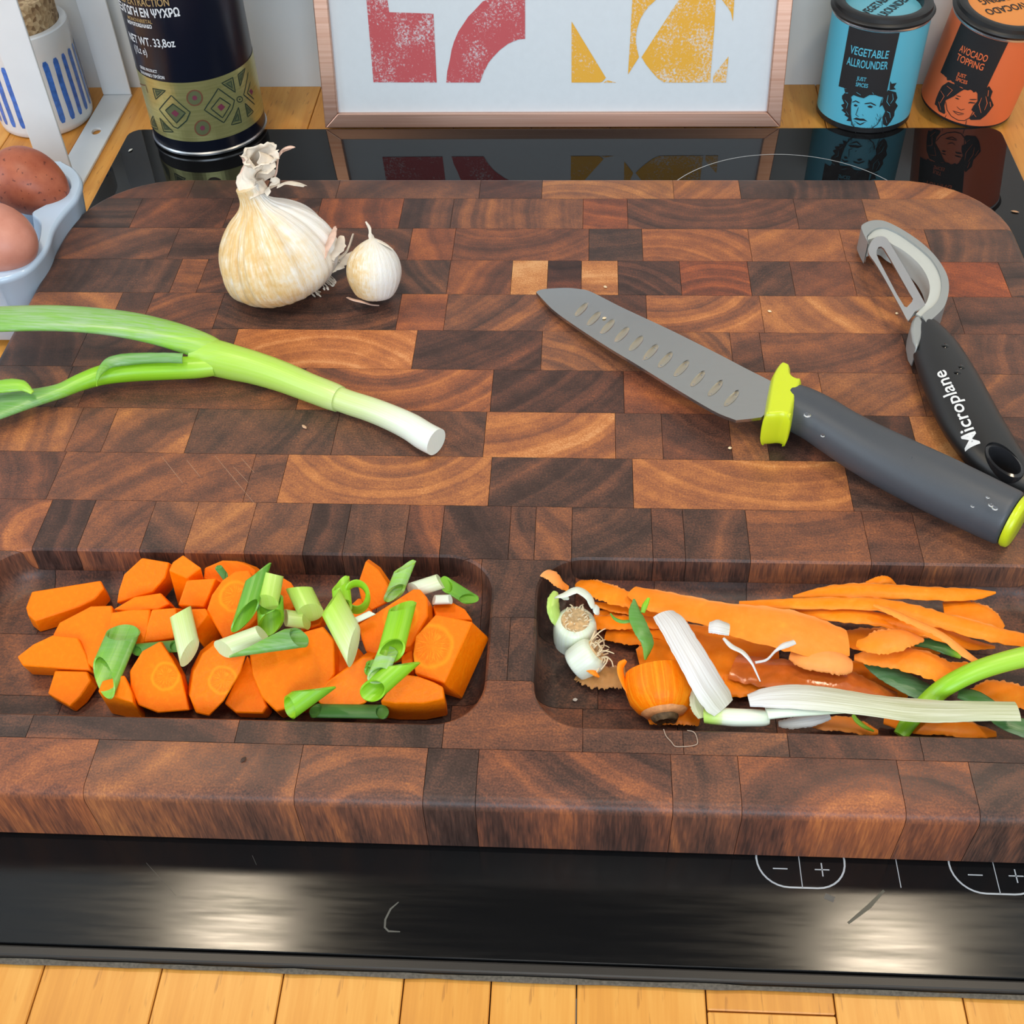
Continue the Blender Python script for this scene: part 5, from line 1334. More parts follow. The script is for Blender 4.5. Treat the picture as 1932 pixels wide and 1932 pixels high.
def oring(label, crop, c, z, rx, ry, w, tone):
    """a loop of leaf"""
    cc = cv(crop, *c); s = CROPS[crop][2]
    pts = [at(cc[0] + rx / s * math.cos(2 * math.pi * i / 32), cc[1] + ry / s * math.sin(2 * math.pi * i / 32), z - 0.004 * math.sin(2 * math.pi * i / 32)) for i in range(32)]
    ctr = sum(pts, Vector()) / 32; nrm = (CAM - ctr).normalized() * 0.6 + Vector((0, 0.3, 0.5)); nrm.normalize()
    rings = []
    for p in pts:
        d_ = (p - ctr).normalized()
        rings.append([p + nrm * w / 2, p + d_ * 0.0009 + nrm * w * 0.3, p + d_ * 0.0011 - nrm * w * 0.3, p - nrm * w / 2, p - d_ * 0.0006 - nrm * w * 0.3, p - d_ * 0.0008 + nrm * w * 0.3])
    V, F = loft(rings + [rings[0]], False, False)
    k = len(V)
    o = mk('spring_onion_slice', V, F, ONION, None, smooth=60, attrs={'len': [tone] * k, 'rnd': [(i % 6) / 6 for i in range(k)], 'bloom': [0.0] * k})
    tag(o, label, 'spring onion', GRP_O)
oring('thin bright green onion ring you can look through', 'C', (545, 510), .0480, 100, 118, .0042, .60)

# ------------------------------------------------------------------ peelings and trimmings in the right tray
def peel_mat(name, core, pale, skin):
    x = N(name)
    t = x.attr('len'); a = x.attr('rnd')
    m = x.noise(x.obj(), 260, 4, 0.65); b = x.noise(x.obj(), 70, 3)
    c = x.ramp(x.math('ADD', x.math('MULTIPLY', m, 0.6), x.math('MULTIPLY', b, 0.4)), [(0.36, core), (0.60, tuple(min(1, v * 1.12 + .015) for v in core)), (0.78, pale)])
    edge = x.ramp(a, [(0.0, (1, 1, 1)), (0.10, (0, 0, 0)), (0.90, (0, 0, 0)), (1.0, (1, 1, 1))])
    c = x.mix(x.math('MULTIPLY', edge, 0.55), c, skin)
    c = x.mix(x.math('MULTIPLY', x.attr('bloom'), 0.75), c, skin)
    x.color(c).set(Roughness=0.16 if 'skin' in name else 0.38, Specular_IOR_Level=0.5 if 'skin' in name else 0.2, Subsurface_Weight=0.15, Subsurface_Radius=(0.005, 0.0015, 0.0003))
    x.bump(m, 0.2, 0.0008)
    return x.m
PEEL = peel_mat('carrot_peeling_flesh', (0.95, 0.23, 0.001), (1.0, 0.38, 0.02), (0.90, 0.42, 0.16))
PEELSKIN = peel_mat('carrot_peeling_skin', (0.60, 0.13, 0.012), (0.82, 0.26, 0.03), (0.62, 0.22, 0.07))
PEELDRY = peel_mat('thin_translucent_peel', (0.42, 0.20, 0.06), (0.55, 0.33, 0.14), (0.60, 0.36, 0.22))
GRP_P = 'carrot peelings in the right tray'
def peel(label, crop, pts, mat=None, th=0.0009, curl=0.16, jag=0.10, seed=0, bloom=(0, 0)):
    """(x, y, height, half width in crop px, roll)"""
    random.seed(seed + 31)
    s = CROPS[crop][2]
    q = [(*cv(crop, p[0], p[1]), p[2] - 0.0015, p[3] / s, p[4], 0.5, 0.0) for p in pts]
    for i in range(len(q)):
        f = i / (len(q) - 1); q[i] = q[i][:6] + (bloom[0] + (bloom[1] - bloom[0]) * f,)
    o = veg_sheet('carrot_peeling', q, mat or PEEL, None, th, curl, 11, jag, m=44)
    return tag(o, label, 'carrot peel', GRP_P)
F_ = FLOOR
peel('wide carrot peeling at the back left of the right tray', 'D', [(490, 262, F_ + .010, 34, .1), (560, 285, F_ + .012, 72, .1), (680, 330, F_ + .013, 82, .1), (800, 370, F_ + .0135, 76, 0), (960, 420, F_ + .013, 60, 0)], seed=1, curl=.1)
peel('carrot peeling running under the green leaf at the left', 'D', [(600, 430, F_ + .008, 12, 0), (760, 462, F_ + .008, 36, 0), (900, 480, F_ + .008, 44, 0), (1150, 520, F_ + .008, 40, 0), (1400, 560, F_ + .008, 30, 0)], seed=2, curl=.1)
peel('narrow carrot peeling right of the white root end', 'D', [(585, 600, F_ + .006, 50, 0), (700, 590, F_ + .007, 60, 0), (900, 590, F_ + .008, 58, 0), (1100, 590, F_ + .008, 50, 0), (1300, 610, F_ + .007, 40, 0)], seed=3, curl=.1)
peel('short pale-edged peeling above the torn gap', 'D', [(715, 690, F_ + .004, 40, 0), (850, 705, F_ + .005, 62, 0), (1000, 715, F_ + .005, 60, 0), (1150, 720, F_ + .005, 40, 0)], seed=4, curl=.08)
peel('broad carrot peeling beneath the white onion skin', 'D', [(985, 900, F_ + .004, 90, 0), (1150, 870, F_ + .005, 190, 0), (1400, 860, F_ + .006, 220, 0), (1650, 870, F_ + .006, 220, 0), (1900, 880, F_ + .006, 200, 0), (2150, 900, F_ + .006, 120, 0)], seed=5, curl=.05, jag=.04)
peel('longest broad carrot peeling across the middle of the heap', 'D', [(930, 330, F_ + .016, 50, 0), (1080, 395, F_ + .018, 92, 0), (1300, 450, F_ + .020, 100, 0), (1600, 520, F_ + .022, 112, 0), (1900, 590, F_ + .023, 150, 0), (2200, 650, F_ + .023, 170, 0), (2480, 720, F_ + .021, 165, 0), (2720, 760, F_ + .019, 110, 0)], seed=6, curl=.12, jag=.05, bloom=(0, .25))
peel('folded pale end of a carrot peeling in the middle', 'E', [(330, 640, F_ + .0190, 30, -.1), (430, 660, F_ + .0200, 66, -.1), (580, 680, F_ + .0200, 78, -.1), (690, 700, F_ + .0190, 70, -.1), (750, 715, F_ + .018, 40, -.1)], seed=7, curl=.25, bloom=(.5, .8))
peel('wet skin-side carrot peeling with bright glints', 'E', [(-60, 720, F_ + .009, 90, 0), (160, 760, F_ + .012, 105, .05), (420, 780, F_ + .014, 100, .05), (700, 830, F_ + .013, 95, 0), (900, 880, F_ + .010, 66, 0), (1060, 910, F_ + .007, 16, 0)], PEELSKIN, seed=8, curl=.18, jag=.08)
peel('plain carrot peeling below the wet one', 'E', [(-120, 850, F_ + .006, 80, 0), (100, 840, F_ + .008, 80, 0), (350, 840, F_ + .010, 62, 0), (560, 850, F_ + .010, 56, 0), (650, 850, F_ + .009, 20, 0)], seed=9, curl=.2)
peel('top carrot peeling with a pointed right tip', 'E', [(350, 240, F_ + .016, 8, 0), (500, 215, F_ + .019, 30, 0), (680, 200, F_ + .021, 46, 0), (900, 200, F_ + .022, 52, 0), (1150, 210, F_ + .022, 46, 0), (1400, 222, F_ + .021, 44, 0), (1600, 220, F_ + .020, 36, 0), (1735, 212, F_ + .019, 6, 0)], seed=10, curl=.2)
peel('carrot peeling tip rising behind the top one', 'E', [(850, 150, F_ + .017, 14, 0), (930, 130, F_ + .019, 28, 0), (1000, 125, F_ + .019, 24, 0), (1050, 160, F_ + .017, 10, 0)], seed=11)
peel('long carrot peeling below the top one, running right out of the tray', 'E', [(-20, 285, F_ + .018, 14, 0), (200, 290, F_ + .020, 32, 0), (500, 285, F_ + .022, 40, 0), (900, 290, F_ + .024, 42, 0), (1150, 340, F_ + .024, 52, 0), (1400, 410, F_ + .024, 56, 0), (1700, 490, F_ + .024, 56, 0), (1960, 540, F_ + .023, 42, 0)], seed=12, curl=.15)
peel('carrot peeling third from the back, ending at the right', 'E', [(230, 345, F_ + .017, 12, 0), (500, 360, F_ + .019, 40, 0), (800, 375, F_ + .021, 48, 0), (1100, 425, F_ + .021, 48, 0), (1350, 490, F_ + .020, 52, 0), (1550, 560, F_ + .018, 40, 0), (1730, 585, F_ + .016, 8, 0)], seed=13, curl=.15)
peel('narrow wavy pale-edged peeling falling to the right', 'E', [(900, 300, F_ + .0275, 10, .3), (1020, 345, F_ + .0280, 26, .3), (1150, 405, F_ + .0280, 30, .3), (1300, 470, F_ + .0280, 30, .3), (1400, 530, F_ + .0275, 30, .3), (1500, 610, F_ + .026, 32, .3), (1600, 680, F_ + .024, 24, .3), (1670, 700, F_ + .022, 8, .3)], seed=14, curl=.3, jag=.2, bloom=(.2, .5))
peel('leaf-shaped carrot peeling at the right of the heap', 'E', [(1380, 330, F_ + .0175, 60, .1), (1480, 335, F_ + .0180, 80, .1), (1600, 355, F_ + .0180, 84, .1), (1700, 390, F_ + .0175, 72, .1), (1790, 455, F_ + .016, 22, .1)], seed=15, curl=.1)
peel('broad carrot peeling passing over the dark green leaf', 'E', [(770, 655, F_ + .0165, 20, 0), (900, 655, F_ + .0185, 58, 0), (1080, 660, F_ + .0195, 78, 0), (1250, 700, F_ + .0195, 90, 0), (1420, 750, F_ + .0180, 76, 0), (1570, 730, F_ + .0165, 46, 0)], seed=16, curl=.15, bloom=(.15, 0))
peel('short pale-edged carrot peeling lying on the broad one', 'E', [(790, 560, F_ + .0230, 30, .1), (880, 560, F_ + .0250, 74, .1), (1000, 545, F_ + .0255, 90, .1), (1120, 520, F_ + .0250, 66, .1), (1240, 535, F_ + .023, 14, .1)], seed=17, curl=.2, bloom=(0, .4))
peel('carrot peeling at the right edge below the green stalk', 'E', [(1560, 930, F_ + .006, 40, 0), (1700, 890, F_ + .007, 74, 0), (1850, 910, F_ + .007, 80, 0), (2000, 950, F_ + .007, 70, 0)], seed=18, curl=.1)
peel('carrot peeling at the front rim under the onion sheath', 'E', [(430, 1110, F_ + .007, 10, 0), (560, 1110, F_ + .008, 44, 0), (700, 1110, F_ + .008, 52, 0), (830, 1140, F_ + .007, 44, 0), (930, 1170, F_ + .006, 16, 0)], seed=19, curl=.1, bloom=(.8, 0))
peel('carrot peeling at the front rim right of the green stalk', 'E', [(970, 1090, F_ + .006, 20, 0), (1150, 1120, F_ + .007, 50, 0), (1350, 1130, F_ + .007, 56, 0), (1550, 1150, F_ + .007, 56, 0), (1740, 1180, F_ + .006, 20, 0)], seed=20, curl=.1)
peel('curled carrot peeling wrapped round the left of the carrot stub', 'D', [(880, 905, F_ + .018, 16, .9), (835, 960, F_ + .017, 40, .9), (850, 1060, F_ + .015, 44, .9), (900, 1170, F_ + .012, 42, .9), (990, 1290, F_ + .009, 34, .8), (1100, 1360, F_ + .007, 20, .6), (1230, 1408, F_ + .006, 6, .4)], seed=21, curl=.3)
peel('thin brownish translucent peeling below the small root end', 'D', [(500, 1000, F_ + .004, 70, 0), (600, 1035, F_ + .005, 96, 0), (740, 1045, F_ + .005, 92, 0), (880, 1040, F_ + .005, 88, 0)], PEELDRY, .0006, .1, .18, seed=22)
peel('orange flap on the thin brownish peeling', 'D', [(505, 915, F_ + .0090, 20, .3), (560, 960, F_ + .0095, 32, .3), (620, 1010, F_ + .009, 26, .3), (660, 1045, F_ + .008, 6, .3)], seed=23, curl=.2)
peel('pale pinkish carrot sliver over the back left corner', 'D', [(215, 180, T + .0020, 46, .2), (270, 205, T + .0030, 52, .2), (330, 265, T + .0015, 46, .2), (400, 310, T - .001, 30, .2)], PEEL, seed=24, bloom=(1, .1), curl=.2)
peel('carrot peeling beneath the carrot stub at the front rim', 'D', [(1070, 1410, F_ + .005, 26, 0), (1200, 1370, F_ + .006, 70, 0), (1350, 1350, F_ + .006, 90, 0), (1500, 1380, F_ + .006, 70, 0)], seed=25, curl=.1)

peel('carrot peeling lying low between the third peeling and the broad one', 'E', [(640, 500, F_ + .009, 30, 0), (800, 530, F_ + .010, 74, 0), (1000, 540, F_ + .010, 84, 0), (1200, 560, F_ + .010, 70, 0), (1360, 610, F_ + .009, 24, 0)], seed=26, curl=.05)
peel('carrot peeling lying low left of the green stalk', 'E', [(560, 720, F_ + .004, 40, 0), (750, 760, F_ + .005, 86, 0), (980, 820, F_ + .005, 90, 0), (1150, 900, F_ + .005, 40, 0)], seed=27, curl=.05)
peel('carrot peeling at the back between the first and the longest ones', 'D', [(620, 520, F_ + .005, 30, 0), (800, 545, F_ + .0055, 60, 0), (1100, 640, F_ + .006, 74, 0), (1500, 700, F_ + .006, 90, 0), (1900, 720, F_ + .006, 90, 0), (2200, 740, F_ + .006, 40, 0)], seed=28, curl=.05)

# carrot stub with its brown crown
sc_ = at(*cv('D', 1172, 1140), F_ + 0.0112)
stub = thing('carrot_stub', 'orange carrot top stub with a brown stem scar, facing forward', 'carrot', (sc_.x, sc_.y, F_))
saxis = Vector((0.10, -0.80, -0.24)).normalized()
SM = saxis.to_track_quat('Z', 'Y').to_matrix()
V, F = lathe([(0.0, -0.0078), (0.0112, -0.0076), (0.0128, -0.0068), (0.0135, -0.0034), (0.0134, 0.0005), (0.0125, 0.0046), (0.0102, 0.0080), (0.0075, 0.0098), (0.0054, 0.0104), (0.0, 0.0102)], sc_, 48, SM)
V = [p if p.z > F_ + 0.0004 else Vector((p.x, p.y, F_ + 0.0004)) for p in V]
so_ = mk('flesh', V, F, CARROT, stub, sc_, smooth=45, rot=SM); so_['core'] = 0.02
paleC = plain('pale_scraped_carrot', (0.88, 0.33, 0.12), 0.5, noise=0.3, nscale=500)
V, F = lathe([(0.0052, 0.0102), (0.0070, 0.0099), (0.0084, 0.0090), (0.0088, 0.0090), (0.0074, 0.0102), (0.0054, 0.0107)], sc_, 40, SM)
rs_ = random.Random(3); V = [p + Vector((0, 0, 1)) * rs_.uniform(-0.0002, 0.0003) for p in V]
mk('scraped_ring', V, F, paleC, stub, smooth=60)
scar = plain('brown_stem_scar', (0.13, 0.075, 0.03), 0.75, noise=0.5, nscale=600)
V, F = lathe([(0.0, 0.0094), (0.0048, 0.0098), (0.0052, 0.0114), (0.0042, 0.0130), (0.0026, 0.0126), (0.0, 0.0118)], sc_, 30, SM)
V = [p + Vector((rs_.uniform(-1, 1), rs_.uniform(-1, 1), rs_.uniform(-1, 1))) * 0.0003 for p in V]
mk('stem_scar', V, F, scar, stub, smooth=60)

# root ends
ROOTD = plain('cut_root_disc', (0.60, 0.38, 0.18), 0.7, noise=0.3, nscale=700)
ROOTH = plain('onion_root_hairs', (0.74, 0.58, 0.36), 0.6)
def root_end(label, px, z, axis, r, ln, nroots, seed, rl):
    c = at(*px, z)
    t_ = thing('onion_root_end', label, 'spring onion', (c.x, c.y, F_))
    M = Vector(axis).normalized().to_track_quat('Z', 'Y').to_matrix()
    prof = cr([(r * 0.55, -ln), (r * 0.93, -ln * 0.96), (r * 1.0, -ln * 0.6), (r * 0.99, -ln * 0.2), (r * 0.90, ln * 0.04), (r * 0.66, ln * 0.16)], 22)
    V, F = lathe(prof, c, 36, M)
    V = [p if p.z > F_ + 0.0003 else Vector((p.x, p.y, F_ + 0.0003)) for p in V]
    k = len(V)
    bb = mk('bulb_base', V, F, ONION, t_, smooth=60, attrs={'len': [0.02 + 0.06 * ((i // 36) / 22) for i in range(k)], 'rnd': [abs((i % 36) / 18 - 1) for i in range(k)], 'bloom': [0.0] * k})
    mk('root_disc', *lathe([(r * 0.66, ln * 0.15), (r * 0.60, ln * 0.22), (r * 0.25, ln * 0.20), (0, ln * 0.17)], c, 24, M), ROOTD, t_, smooth=50)
    rr = random.Random(seed)
    for i in range(nroots):
        a = rr.uniform(0, 2 * math.pi); q = r * 0.62 * math.sqrt(rr.random()); L_ = rl * rr.uniform(0.4, 1.1)
        p0 = c + M @ Vector((q * math.cos(a), q * math.sin(a), ln * 0.18)); d0 = M @ Vector((math.cos(a) * 0.5, math.sin(a) * 0.5, 1)); side2 = Vector((rr.uniform(-1, 1), rr.uniform(-1, 1), rr.uniform(-.6, .3)))
        pts = [p0, p0 + d0 * L_ * 0.4, p0 + d0 * L_ * 0.7 + side2 * L_ * 0.35, p0 + d0 * L_ * 0.75 + side2 * L_ * 0.8]
        P = [Vector(v) for v in cr([tuple(p) for p in pts], 8)]
        mk('root', *tube(P, [0.00042 - 0.00003 * j for j in range(8)], None, 6), ROOTH, t_, smooth=60)
    return t_, c, M
rt, rc, rm = root_end('large white onion root end facing the camera, left in the right tray', cv('D', 462, 600), F_ + 0.0115, (0.0, -0.05, 1.0), 0.0088, 0.0150, 34, 5, 0.0022)
veg_sheet('outer_skin', [(*cv('D', 330, 400), F_ + .020, 9, .9, .05, 0), (*cv('D', 380, 380), F_ + .0225, 16, .9, .05, 0), (*cv('D', 480, 340), F_ + .0235, 18, .8, .04, 0), (*cv('D', 570, 390), F_ + .0225, 15, .8, .04, 0), (*cv('D', 610, 470), F_ + .0200, 8, .8, .04, 0)], ONION, rt, .0005, .4)
veg_sheet('outer_skin', [(*cv('D', 300, 340), F_ + .0160, 6, .5, .34, 0), (*cv('D', 280, 430), F_ + .0155, 13, .5, .36, 0), (*cv('D', 290, 540), F_ + .0135, 13, .5, .36, 0), (*cv('D', 315, 620), F_ + .0100, 5, .5, .32, 0)], ONION, rt, .0005, .4)
veg_sheet('outer_skin', [(*cv('D', 620, 450), F_ + .0180, 6, .5, .02, 0), (*cv('D', 640, 490), F_ + .0165, 11, .5, .02, 0), (*cv('D', 655, 520), F_ + .015, 4, .5, .02, 0)], ONION, rt, .0005, .3)
rt2, rc, rm = root_end('small cream onion root end with long roots, right of the large one', cv('D', 615, 845), F_ + 0.0088, (0.72, 0.28, 0.55), 0.0074, 0.0095, 26, 8, 0.0058)
for pts in ([(500, 820), (480, 840), (455, 850), (440, 828)], [(690, 890), (665, 950), (640, 1000), (632, 1030)]):
    P = [at(*cv('D', *p), F_ + 0.0095 - 0.001 * i) for i, p in enumerate(pts)]
    mk('root', *tube(cr([tuple(p) for p in P], 12), [0.0004] * 12, None, 6), ROOTH, rt2, smooth=60)

# onion leaves and sheaths
GRP_T = 'spring onion trimmings in the right tray'
def trim(label, name, q, mat=None, **kw):
    o = veg_sheet(name, q, mat or ONION, None, **kw); return tag(o, label, 'spring onion', GRP_T)
def cz(crop, pts): return [(*cv(crop, p[0], p[1]), p[2], p[3] / CROPS[crop][2], p[4], p[5], p[6]) for p in pts]
WSK = N('translucent_white_onion_skin')
_cm = WSK.n('ShaderNodeCombineXYZ'); WSK.l(WSK.math('MULTIPLY', WSK.attr('len'), 1.0), _cm.inputs[0]); WSK.l(WSK.math('MULTIPLY', WSK.attr('rnd'), 24.0), _cm.inputs[1])
_s = WSK.noise(_cm.outputs[0], 1.0, 4, 0.6)
WSK.color(WSK.mix(WSK.attr('bloom'), WSK.ramp(_s, [(0.35, (0.62, 0.56, 0.52)), (0.55, (0.82, 0.80, 0.78)), (0.7, (0.88, 0.87, 0.86))]), WSK.ramp(_s, [(0.35, (0.42, 0.44, 0.18)), (0.6, (0.66, 0.66, 0.42)), (0.75, (0.74, 0.74, 0.58))])))
WSK.set(Roughness=0.35, Transmission_Weight=0.12, Subsurface_Weight=0.1, Subsurface_Radius=(0.003, 0.003, 0.002)); WSK.bump(_s, 0.3, 0.0008); WSK = WSK.m
trim('broad white papery onion skin lying slantwise on the peelings', 'onion_skin', cz('D', [(1195, 520, F_ + .0290, 84, .1, .0, 0), (1270, 610, F_ + .0300, 110, .1, .1, 0), (1370, 780, F_ + .0290, 120, .1, .2, 0), (1470, 950, F_ + .0270, 130, .1, .3, 0), (1560, 1110, F_ + .0235, 140, .1, .4, .1), (1640, 1230, F_ + .0200, 140, .1, .5, .35), (1690, 1300, F_ + .018, 110, .1, .6, .4)]), WSK, th=.0006, curl=.22, jag=.03)
trim('translucent yellowish onion skin hanging below the white one', 'onion_skin', cz('D', [(1480, 1150, F_ + .0170, 60, 0, .4, .8), (1490, 1230, F_ + .0165, 80, 0, .5, .9), (1510, 1310, F_ + .0155, 80, 0, .6, 1), (1530, 1380, F_ + .0145, 50, 0, .7, 1)]), WSK, th=.0005, curl=.15, jag=.05)
def trim_tube(label, name, crop, pts, m=36, seed=4):
    s = CROPS[crop][2]
    q = [(*cv(crop, p[0], p[1]), p[2] - T, p[3] / s, p[4], p[5], p[6]) for p in pts]
    o = veg_tube(name, *veg_path(q, m), ONION, None, seed=seed); return tag(o, label, 'spring onion', GRP_T)
trim_tube('white onion stalk end with a yellow-green cut face, at the front rim', 'onion_stalk', 'D', [(1530, 1365, F_ + .0150, 60, 1, .40, 0), (1600, 1365, F_ + .0155, 70, 1, .36, 0), (1665, 1368, F_ + .0155, 74, 1, .22, 0), (1690, 1370, F_ + .0155, 74, 1, .10, 0), (1780, 1378, F_ + .0155, 76, 1, .06, 0), (1900, 1380, F_ + .0155, 74, 1, .05, 0), (2010, 1382, F_ + .0150, 70, 1, .06, 0), (2060, 1378, F_ + .015, 58, 1, .08, 0)])
trim_tube('white fold of the onion sheath running out of the stalk', 'onion_sheath', 'E', [(170, 1040, F_ + .0185, 46, .6, .06, 0), (300, 1020, F_ + .0190, 52, .6, .05, 0), (500, 1012, F_ + .0190, 46, .55, .08, 0), (750, 1010, F_ + .0180, 34, .5, .16, 0), (1000, 1045, F_ + .0165, 28, .5, .24, 0), (1240, 1085, F_ + .0150, 14, .5, .30, 0)])
trim('long papery striped onion sheath along the front of the tray', 'onion_sheath', cz('E', [(45, 950, F_ + .0205, 42, 0, .2, .0), (180, 930, F_ + .0215, 70, 0, .3, .1), (390, 925, F_ + .0220, 84, 0, .5, .35), (650, 950, F_ + .0220, 80, 0, .8, .6), (900, 985, F_ + .0215, 74, 0, 1.1, .75), (1150, 1015, F_ + .0210, 80, 0, 1.4, .8), (1400, 1025, F_ + .0210, 74, 0, 1.7, .75), (1650, 1022, F_ + .0210, 66, 0, 2.0, .85), (1890, 1025, F_ + .0205, 64, 0, 2.3, .9)]), WSK, th=.0007, curl=.2, jag=.02, m=50)
trim_tube('bright green onion stalk crossing under the sheath', 'onion_stalk', 'E', [(1085, 1190, F_ + .0075, 50, .55, .60, 0), (1160, 1080, F_ + .0100, 60, .60, .60, 0), (1300, 930, F_ + .0135, 66, .85, .56, 0), (1420, 840, F_ + .0190, 68, .9, .60, 0), (1600, 750, F_ + .0230, 70, .9, .54, 0), (1780, 690, F_ + .0250, 72, .9, .50, 0), (1960, 645, F_ + .0260, 74, .9, .48, 0), (2100, 610, F_ + .026, 74, .9, .48, 0)])
trim('dark green leaf running down behind the broad peeling', 'onion_leaf', cz('E', [(840, 690, F_ + .0120, 14, 0, 1.0, .3), (940, 740, F_ + .0125, 50, 0, 1.0, .3), (1080, 810, F_ + .0120, 66, 0, 1.0, .3), (1220, 880, F_ + .0110, 66, 0, 1.0, .3), (1330, 930, F_ + .0095, 60, 0, 1.0, .3)]), curl=.2)
trim('dark green leaf coming out at the front right corner', 'onion_leaf', cz('E', [(1480, 900, F_ + .0105, 34, 0, .95, .2), (1600, 930, F_ + .0110, 50, 0, .9, .2), (1700, 1000, F_ + .0115, 56, 0, .92, .3), (1800, 1090, F_ + .0115, 60, 0, .95, .3), (1960, 1150, F_ + .0115, 60, 0, .98, .3), (2080, 1180, F_ + .011, 50, 0, 1.0, .3)]), curl=.2)
trim('dark green leaf behind the peelings at the right', 'onion_leaf', cz('E', [(1180, 560, F_ + .0145, 20, 0, 1.0, .1), (1290, 560, F_ + .0155, 36, 0, .95, .1), (1400, 600, F_ + .0150, 36, 0, .9, .1), (1500, 650, F_ + .014, 16, 0, .5, .1)]), curl=.2)
trim('diamond-shaped green leaf piece standing on the peelings', 'onion_leaf', cz('D', [(950, 400, F_ + .0225, 10, .2, .86, .2), (960, 520, F_ + .0230, 58, .2, .84, .2), (1010, 650, F_ + .0225, 66, .2, .84, .2), (1060, 760, F_ + .0205, 54, .2, .80, .2), (1042, 900, F_ + .0175, 8, .2, .72, 0)]), curl=.15)
trim('curled thin green strip left of the diamond-shaped leaf', 'onion_leaf', cz('D', [(755, 520, F_ + .0190, 5, .3, .74, 0), (790, 560, F_ + .0200, 13, .3, .80, 0), (850, 585, F_ + .0205, 17, .3, .80, 0), (920, 580, F_ + .021, 14, .3, .80, 0)]), curl=.4)
trim('small light green tip right of the diamond-shaped leaf', 'onion_leaf', cz('D', [(1020, 510, F_ + .0235, 18, .3, .72, 0), (1040, 450, F_ + .0245, 26, .3, .66, 0), (1070, 390, F_ + .025, 14, .3, .58, 0)]), curl=.3)
trim('small square white onion scrap on the broad peeling', 'onion_scrap', cz('D', [(1575, 630, F_ + .0285, 50, .1, .1, 0), (1640, 625, F_ + .0295, 64, .1, .2, 0), (1735, 650, F_ + .0285, 54, .1, .3, .3)]), WSK, th=.0009, curl=.25)
trim('thin twisted onion thread below the white scrap', 'onion_thread', cz('D', [(1690, 720, F_ + .0280, 10, 0, .2, .1), (1760, 790, F_ + .0270, 24, .3, .3, .2), (1850, 840, F_ + .0265, 26, .5, .4, .2), (1920, 920, F_ + .0255, 12, .3, .5, 0), (1960, 1000, F_ + .0245, 8, 0, .6, 0), (1995, 1080, F_ + .023, 5, 0, .6, 0)]), WSK, th=.0005, curl=.3)
trim('pale onion thread across the wet peeling', 'onion_thread', cz('E', [(90, 690, F_ + .0240, 8, 0, .1, 0), (170, 670, F_ + .0245, 8, 0, .1, 0), (230, 610, F_ + .0250, 9, 0, .2, 0), (290, 575, F_ + .0255, 20, 0, .2, 0), (360, 550, F_ + .025, 16, 0, .3, 0)]), WSK, th=.0005, curl=.3)
trim('crumpled translucent onion skin at the front rim under the stalk', 'onion_skin', cz('E', [(250, 1110, F_ + .0110, 20, 0, .1, .1), (350, 1105, F_ + .0120, 40, 0, .2, .1), (480, 1085, F_ + .0125, 42, 0, .3, .0), (600, 1060, F_ + .012, 20, 0, .4, 0)]), WSK, th=.0005, curl=.4, jag=.12)
trim('thin pale green thread at the front rim', 'onion_thread', cz('E', [(760, 1050, F_ + .0125, 12, 0, .5, 0), (790, 1090, F_ + .0120, 16, 0, .5, 0), (840, 1130, F_ + .0110, 14, 0, .5, 0), (900, 1160, F_ + .009, 6, 0, .5, 0)]), curl=.4)

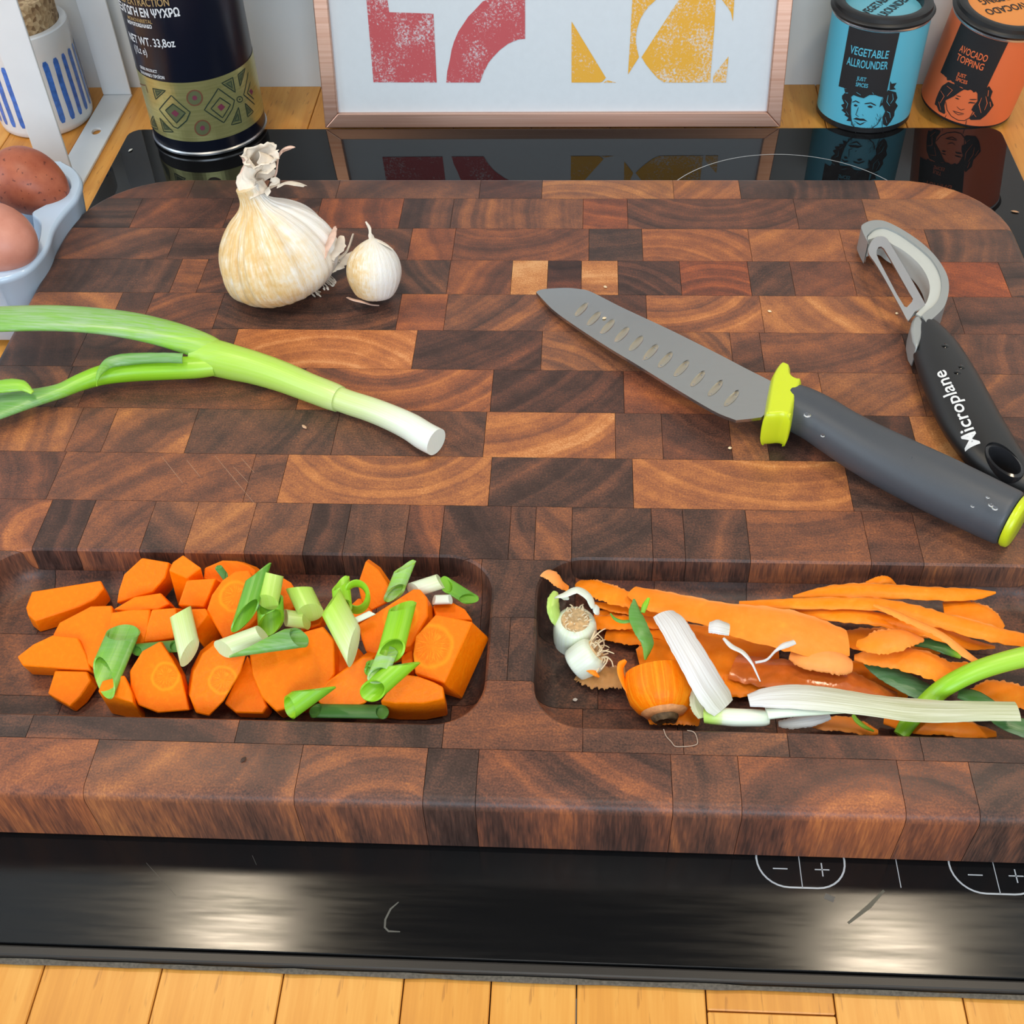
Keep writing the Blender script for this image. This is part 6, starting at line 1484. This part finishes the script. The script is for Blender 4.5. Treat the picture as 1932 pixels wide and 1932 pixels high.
# ------------------------------------------------------------------ crumbs
CRUMB = plain('pale_garlic_crumb', (0.74, 0.56, 0.34), 0.7)
def crumb(px, py, z, ln, ang, label, group=None, mat=None):
    c = at(px, py, z + 0.0006); d_ = Vector((math.cos(ang), math.sin(ang), 0)); n_ = Vector((-d_.y, d_.x, 0))
    rings = [[c + d_ * ln * f + n_ * w * math.cos(a) + Vector((0, 0, 0.0005 * math.sin(a) * (w > 0.0002))) for a in (0, 1.05, 2.1, 3.14, 4.2, 5.2)] for f, w in ((-.5, .0001), (-.2, .0007), (.15, .0008), (.5, .0002))]
    o = mk('crumb', *loft(rings), mat or CRUMB, None, smooth=60)
    tag(o, label, 'crumb', group)
crumb(1142, 541, T, .0022, -.7, 'tiny cream skin crumb on the light block just above the knife tip', 'garlic skin crumbs')
crumb(1452, 587, T, .0022, -.5, 'tiny cream skin crumb on the board between knife and peeler blade', 'garlic skin crumbs')
crumb(1692, 591, T, .0016, -.6, 'tiny cream crumb touching the left side of the peeler blade', 'garlic skin crumbs')
crumb(1140, 600, kz(*tuple(at(1140, 600, T + .006))[:2]) + 0.0007, .0022, .4, 'star-shaped cream crumb lying on the knife blade', 'garlic skin crumbs')
crumb(1377, 845, T, .0018, .3, 'tiny cream crumb on the board just below the knife heel', 'garlic skin crumbs')
crumb(574, 805, T, .0035, -.8, 'thin pale splinter on the board left of the onion stem', 'garlic skin crumbs', plain('pale_splinter', (0.55, 0.33, 0.2), 0.7))
crumb(246, 283, 0.0, .0040, 1.1, 'small white curled flake on the black hob left of the tin', None, plain('white_flake', (0.6, 0.6, 0.58), 0.7))
crumb(1915, 399, 0.0, .0048, -.35, 'tan skin flake on the black hob right of the board', None, plain('tan_flake', (0.50, 0.27, 0.14), 0.7))
crumb(459, 1433, T, .0026, .9, 'small dark brown crumb on the front edge of the board', None, plain('dark_crumb', (0.05, 0.025, 0.015), 0.8))
crumb(1085, 1320, F_, .0019, .2, 'tiny pale grey crumb on the floor of the right tray', None, plain('grey_crumb', (0.55, 0.50, 0.45), 0.8))
hair_p = [at(*cv('D', *p), T + 0.0005) for p in [(1195, 1475), (1215, 1530), (1260, 1580), (1290, 1615), (1360, 1618), (1440, 1610), (1475, 1590), (1465, 1530), (1440, 1495), (1390, 1485)]]
o = mk('onion_fibre', *tube(cr([tuple(p) for p in hair_p], 40), [0.00018] * 40, None, 6), plain('pale_fibre', (0.42, 0.30, 0.22), 0.6), None, smooth=60)
tag(o, 'hair-thin looped onion fibre on the board below the right tray', 'fibre')
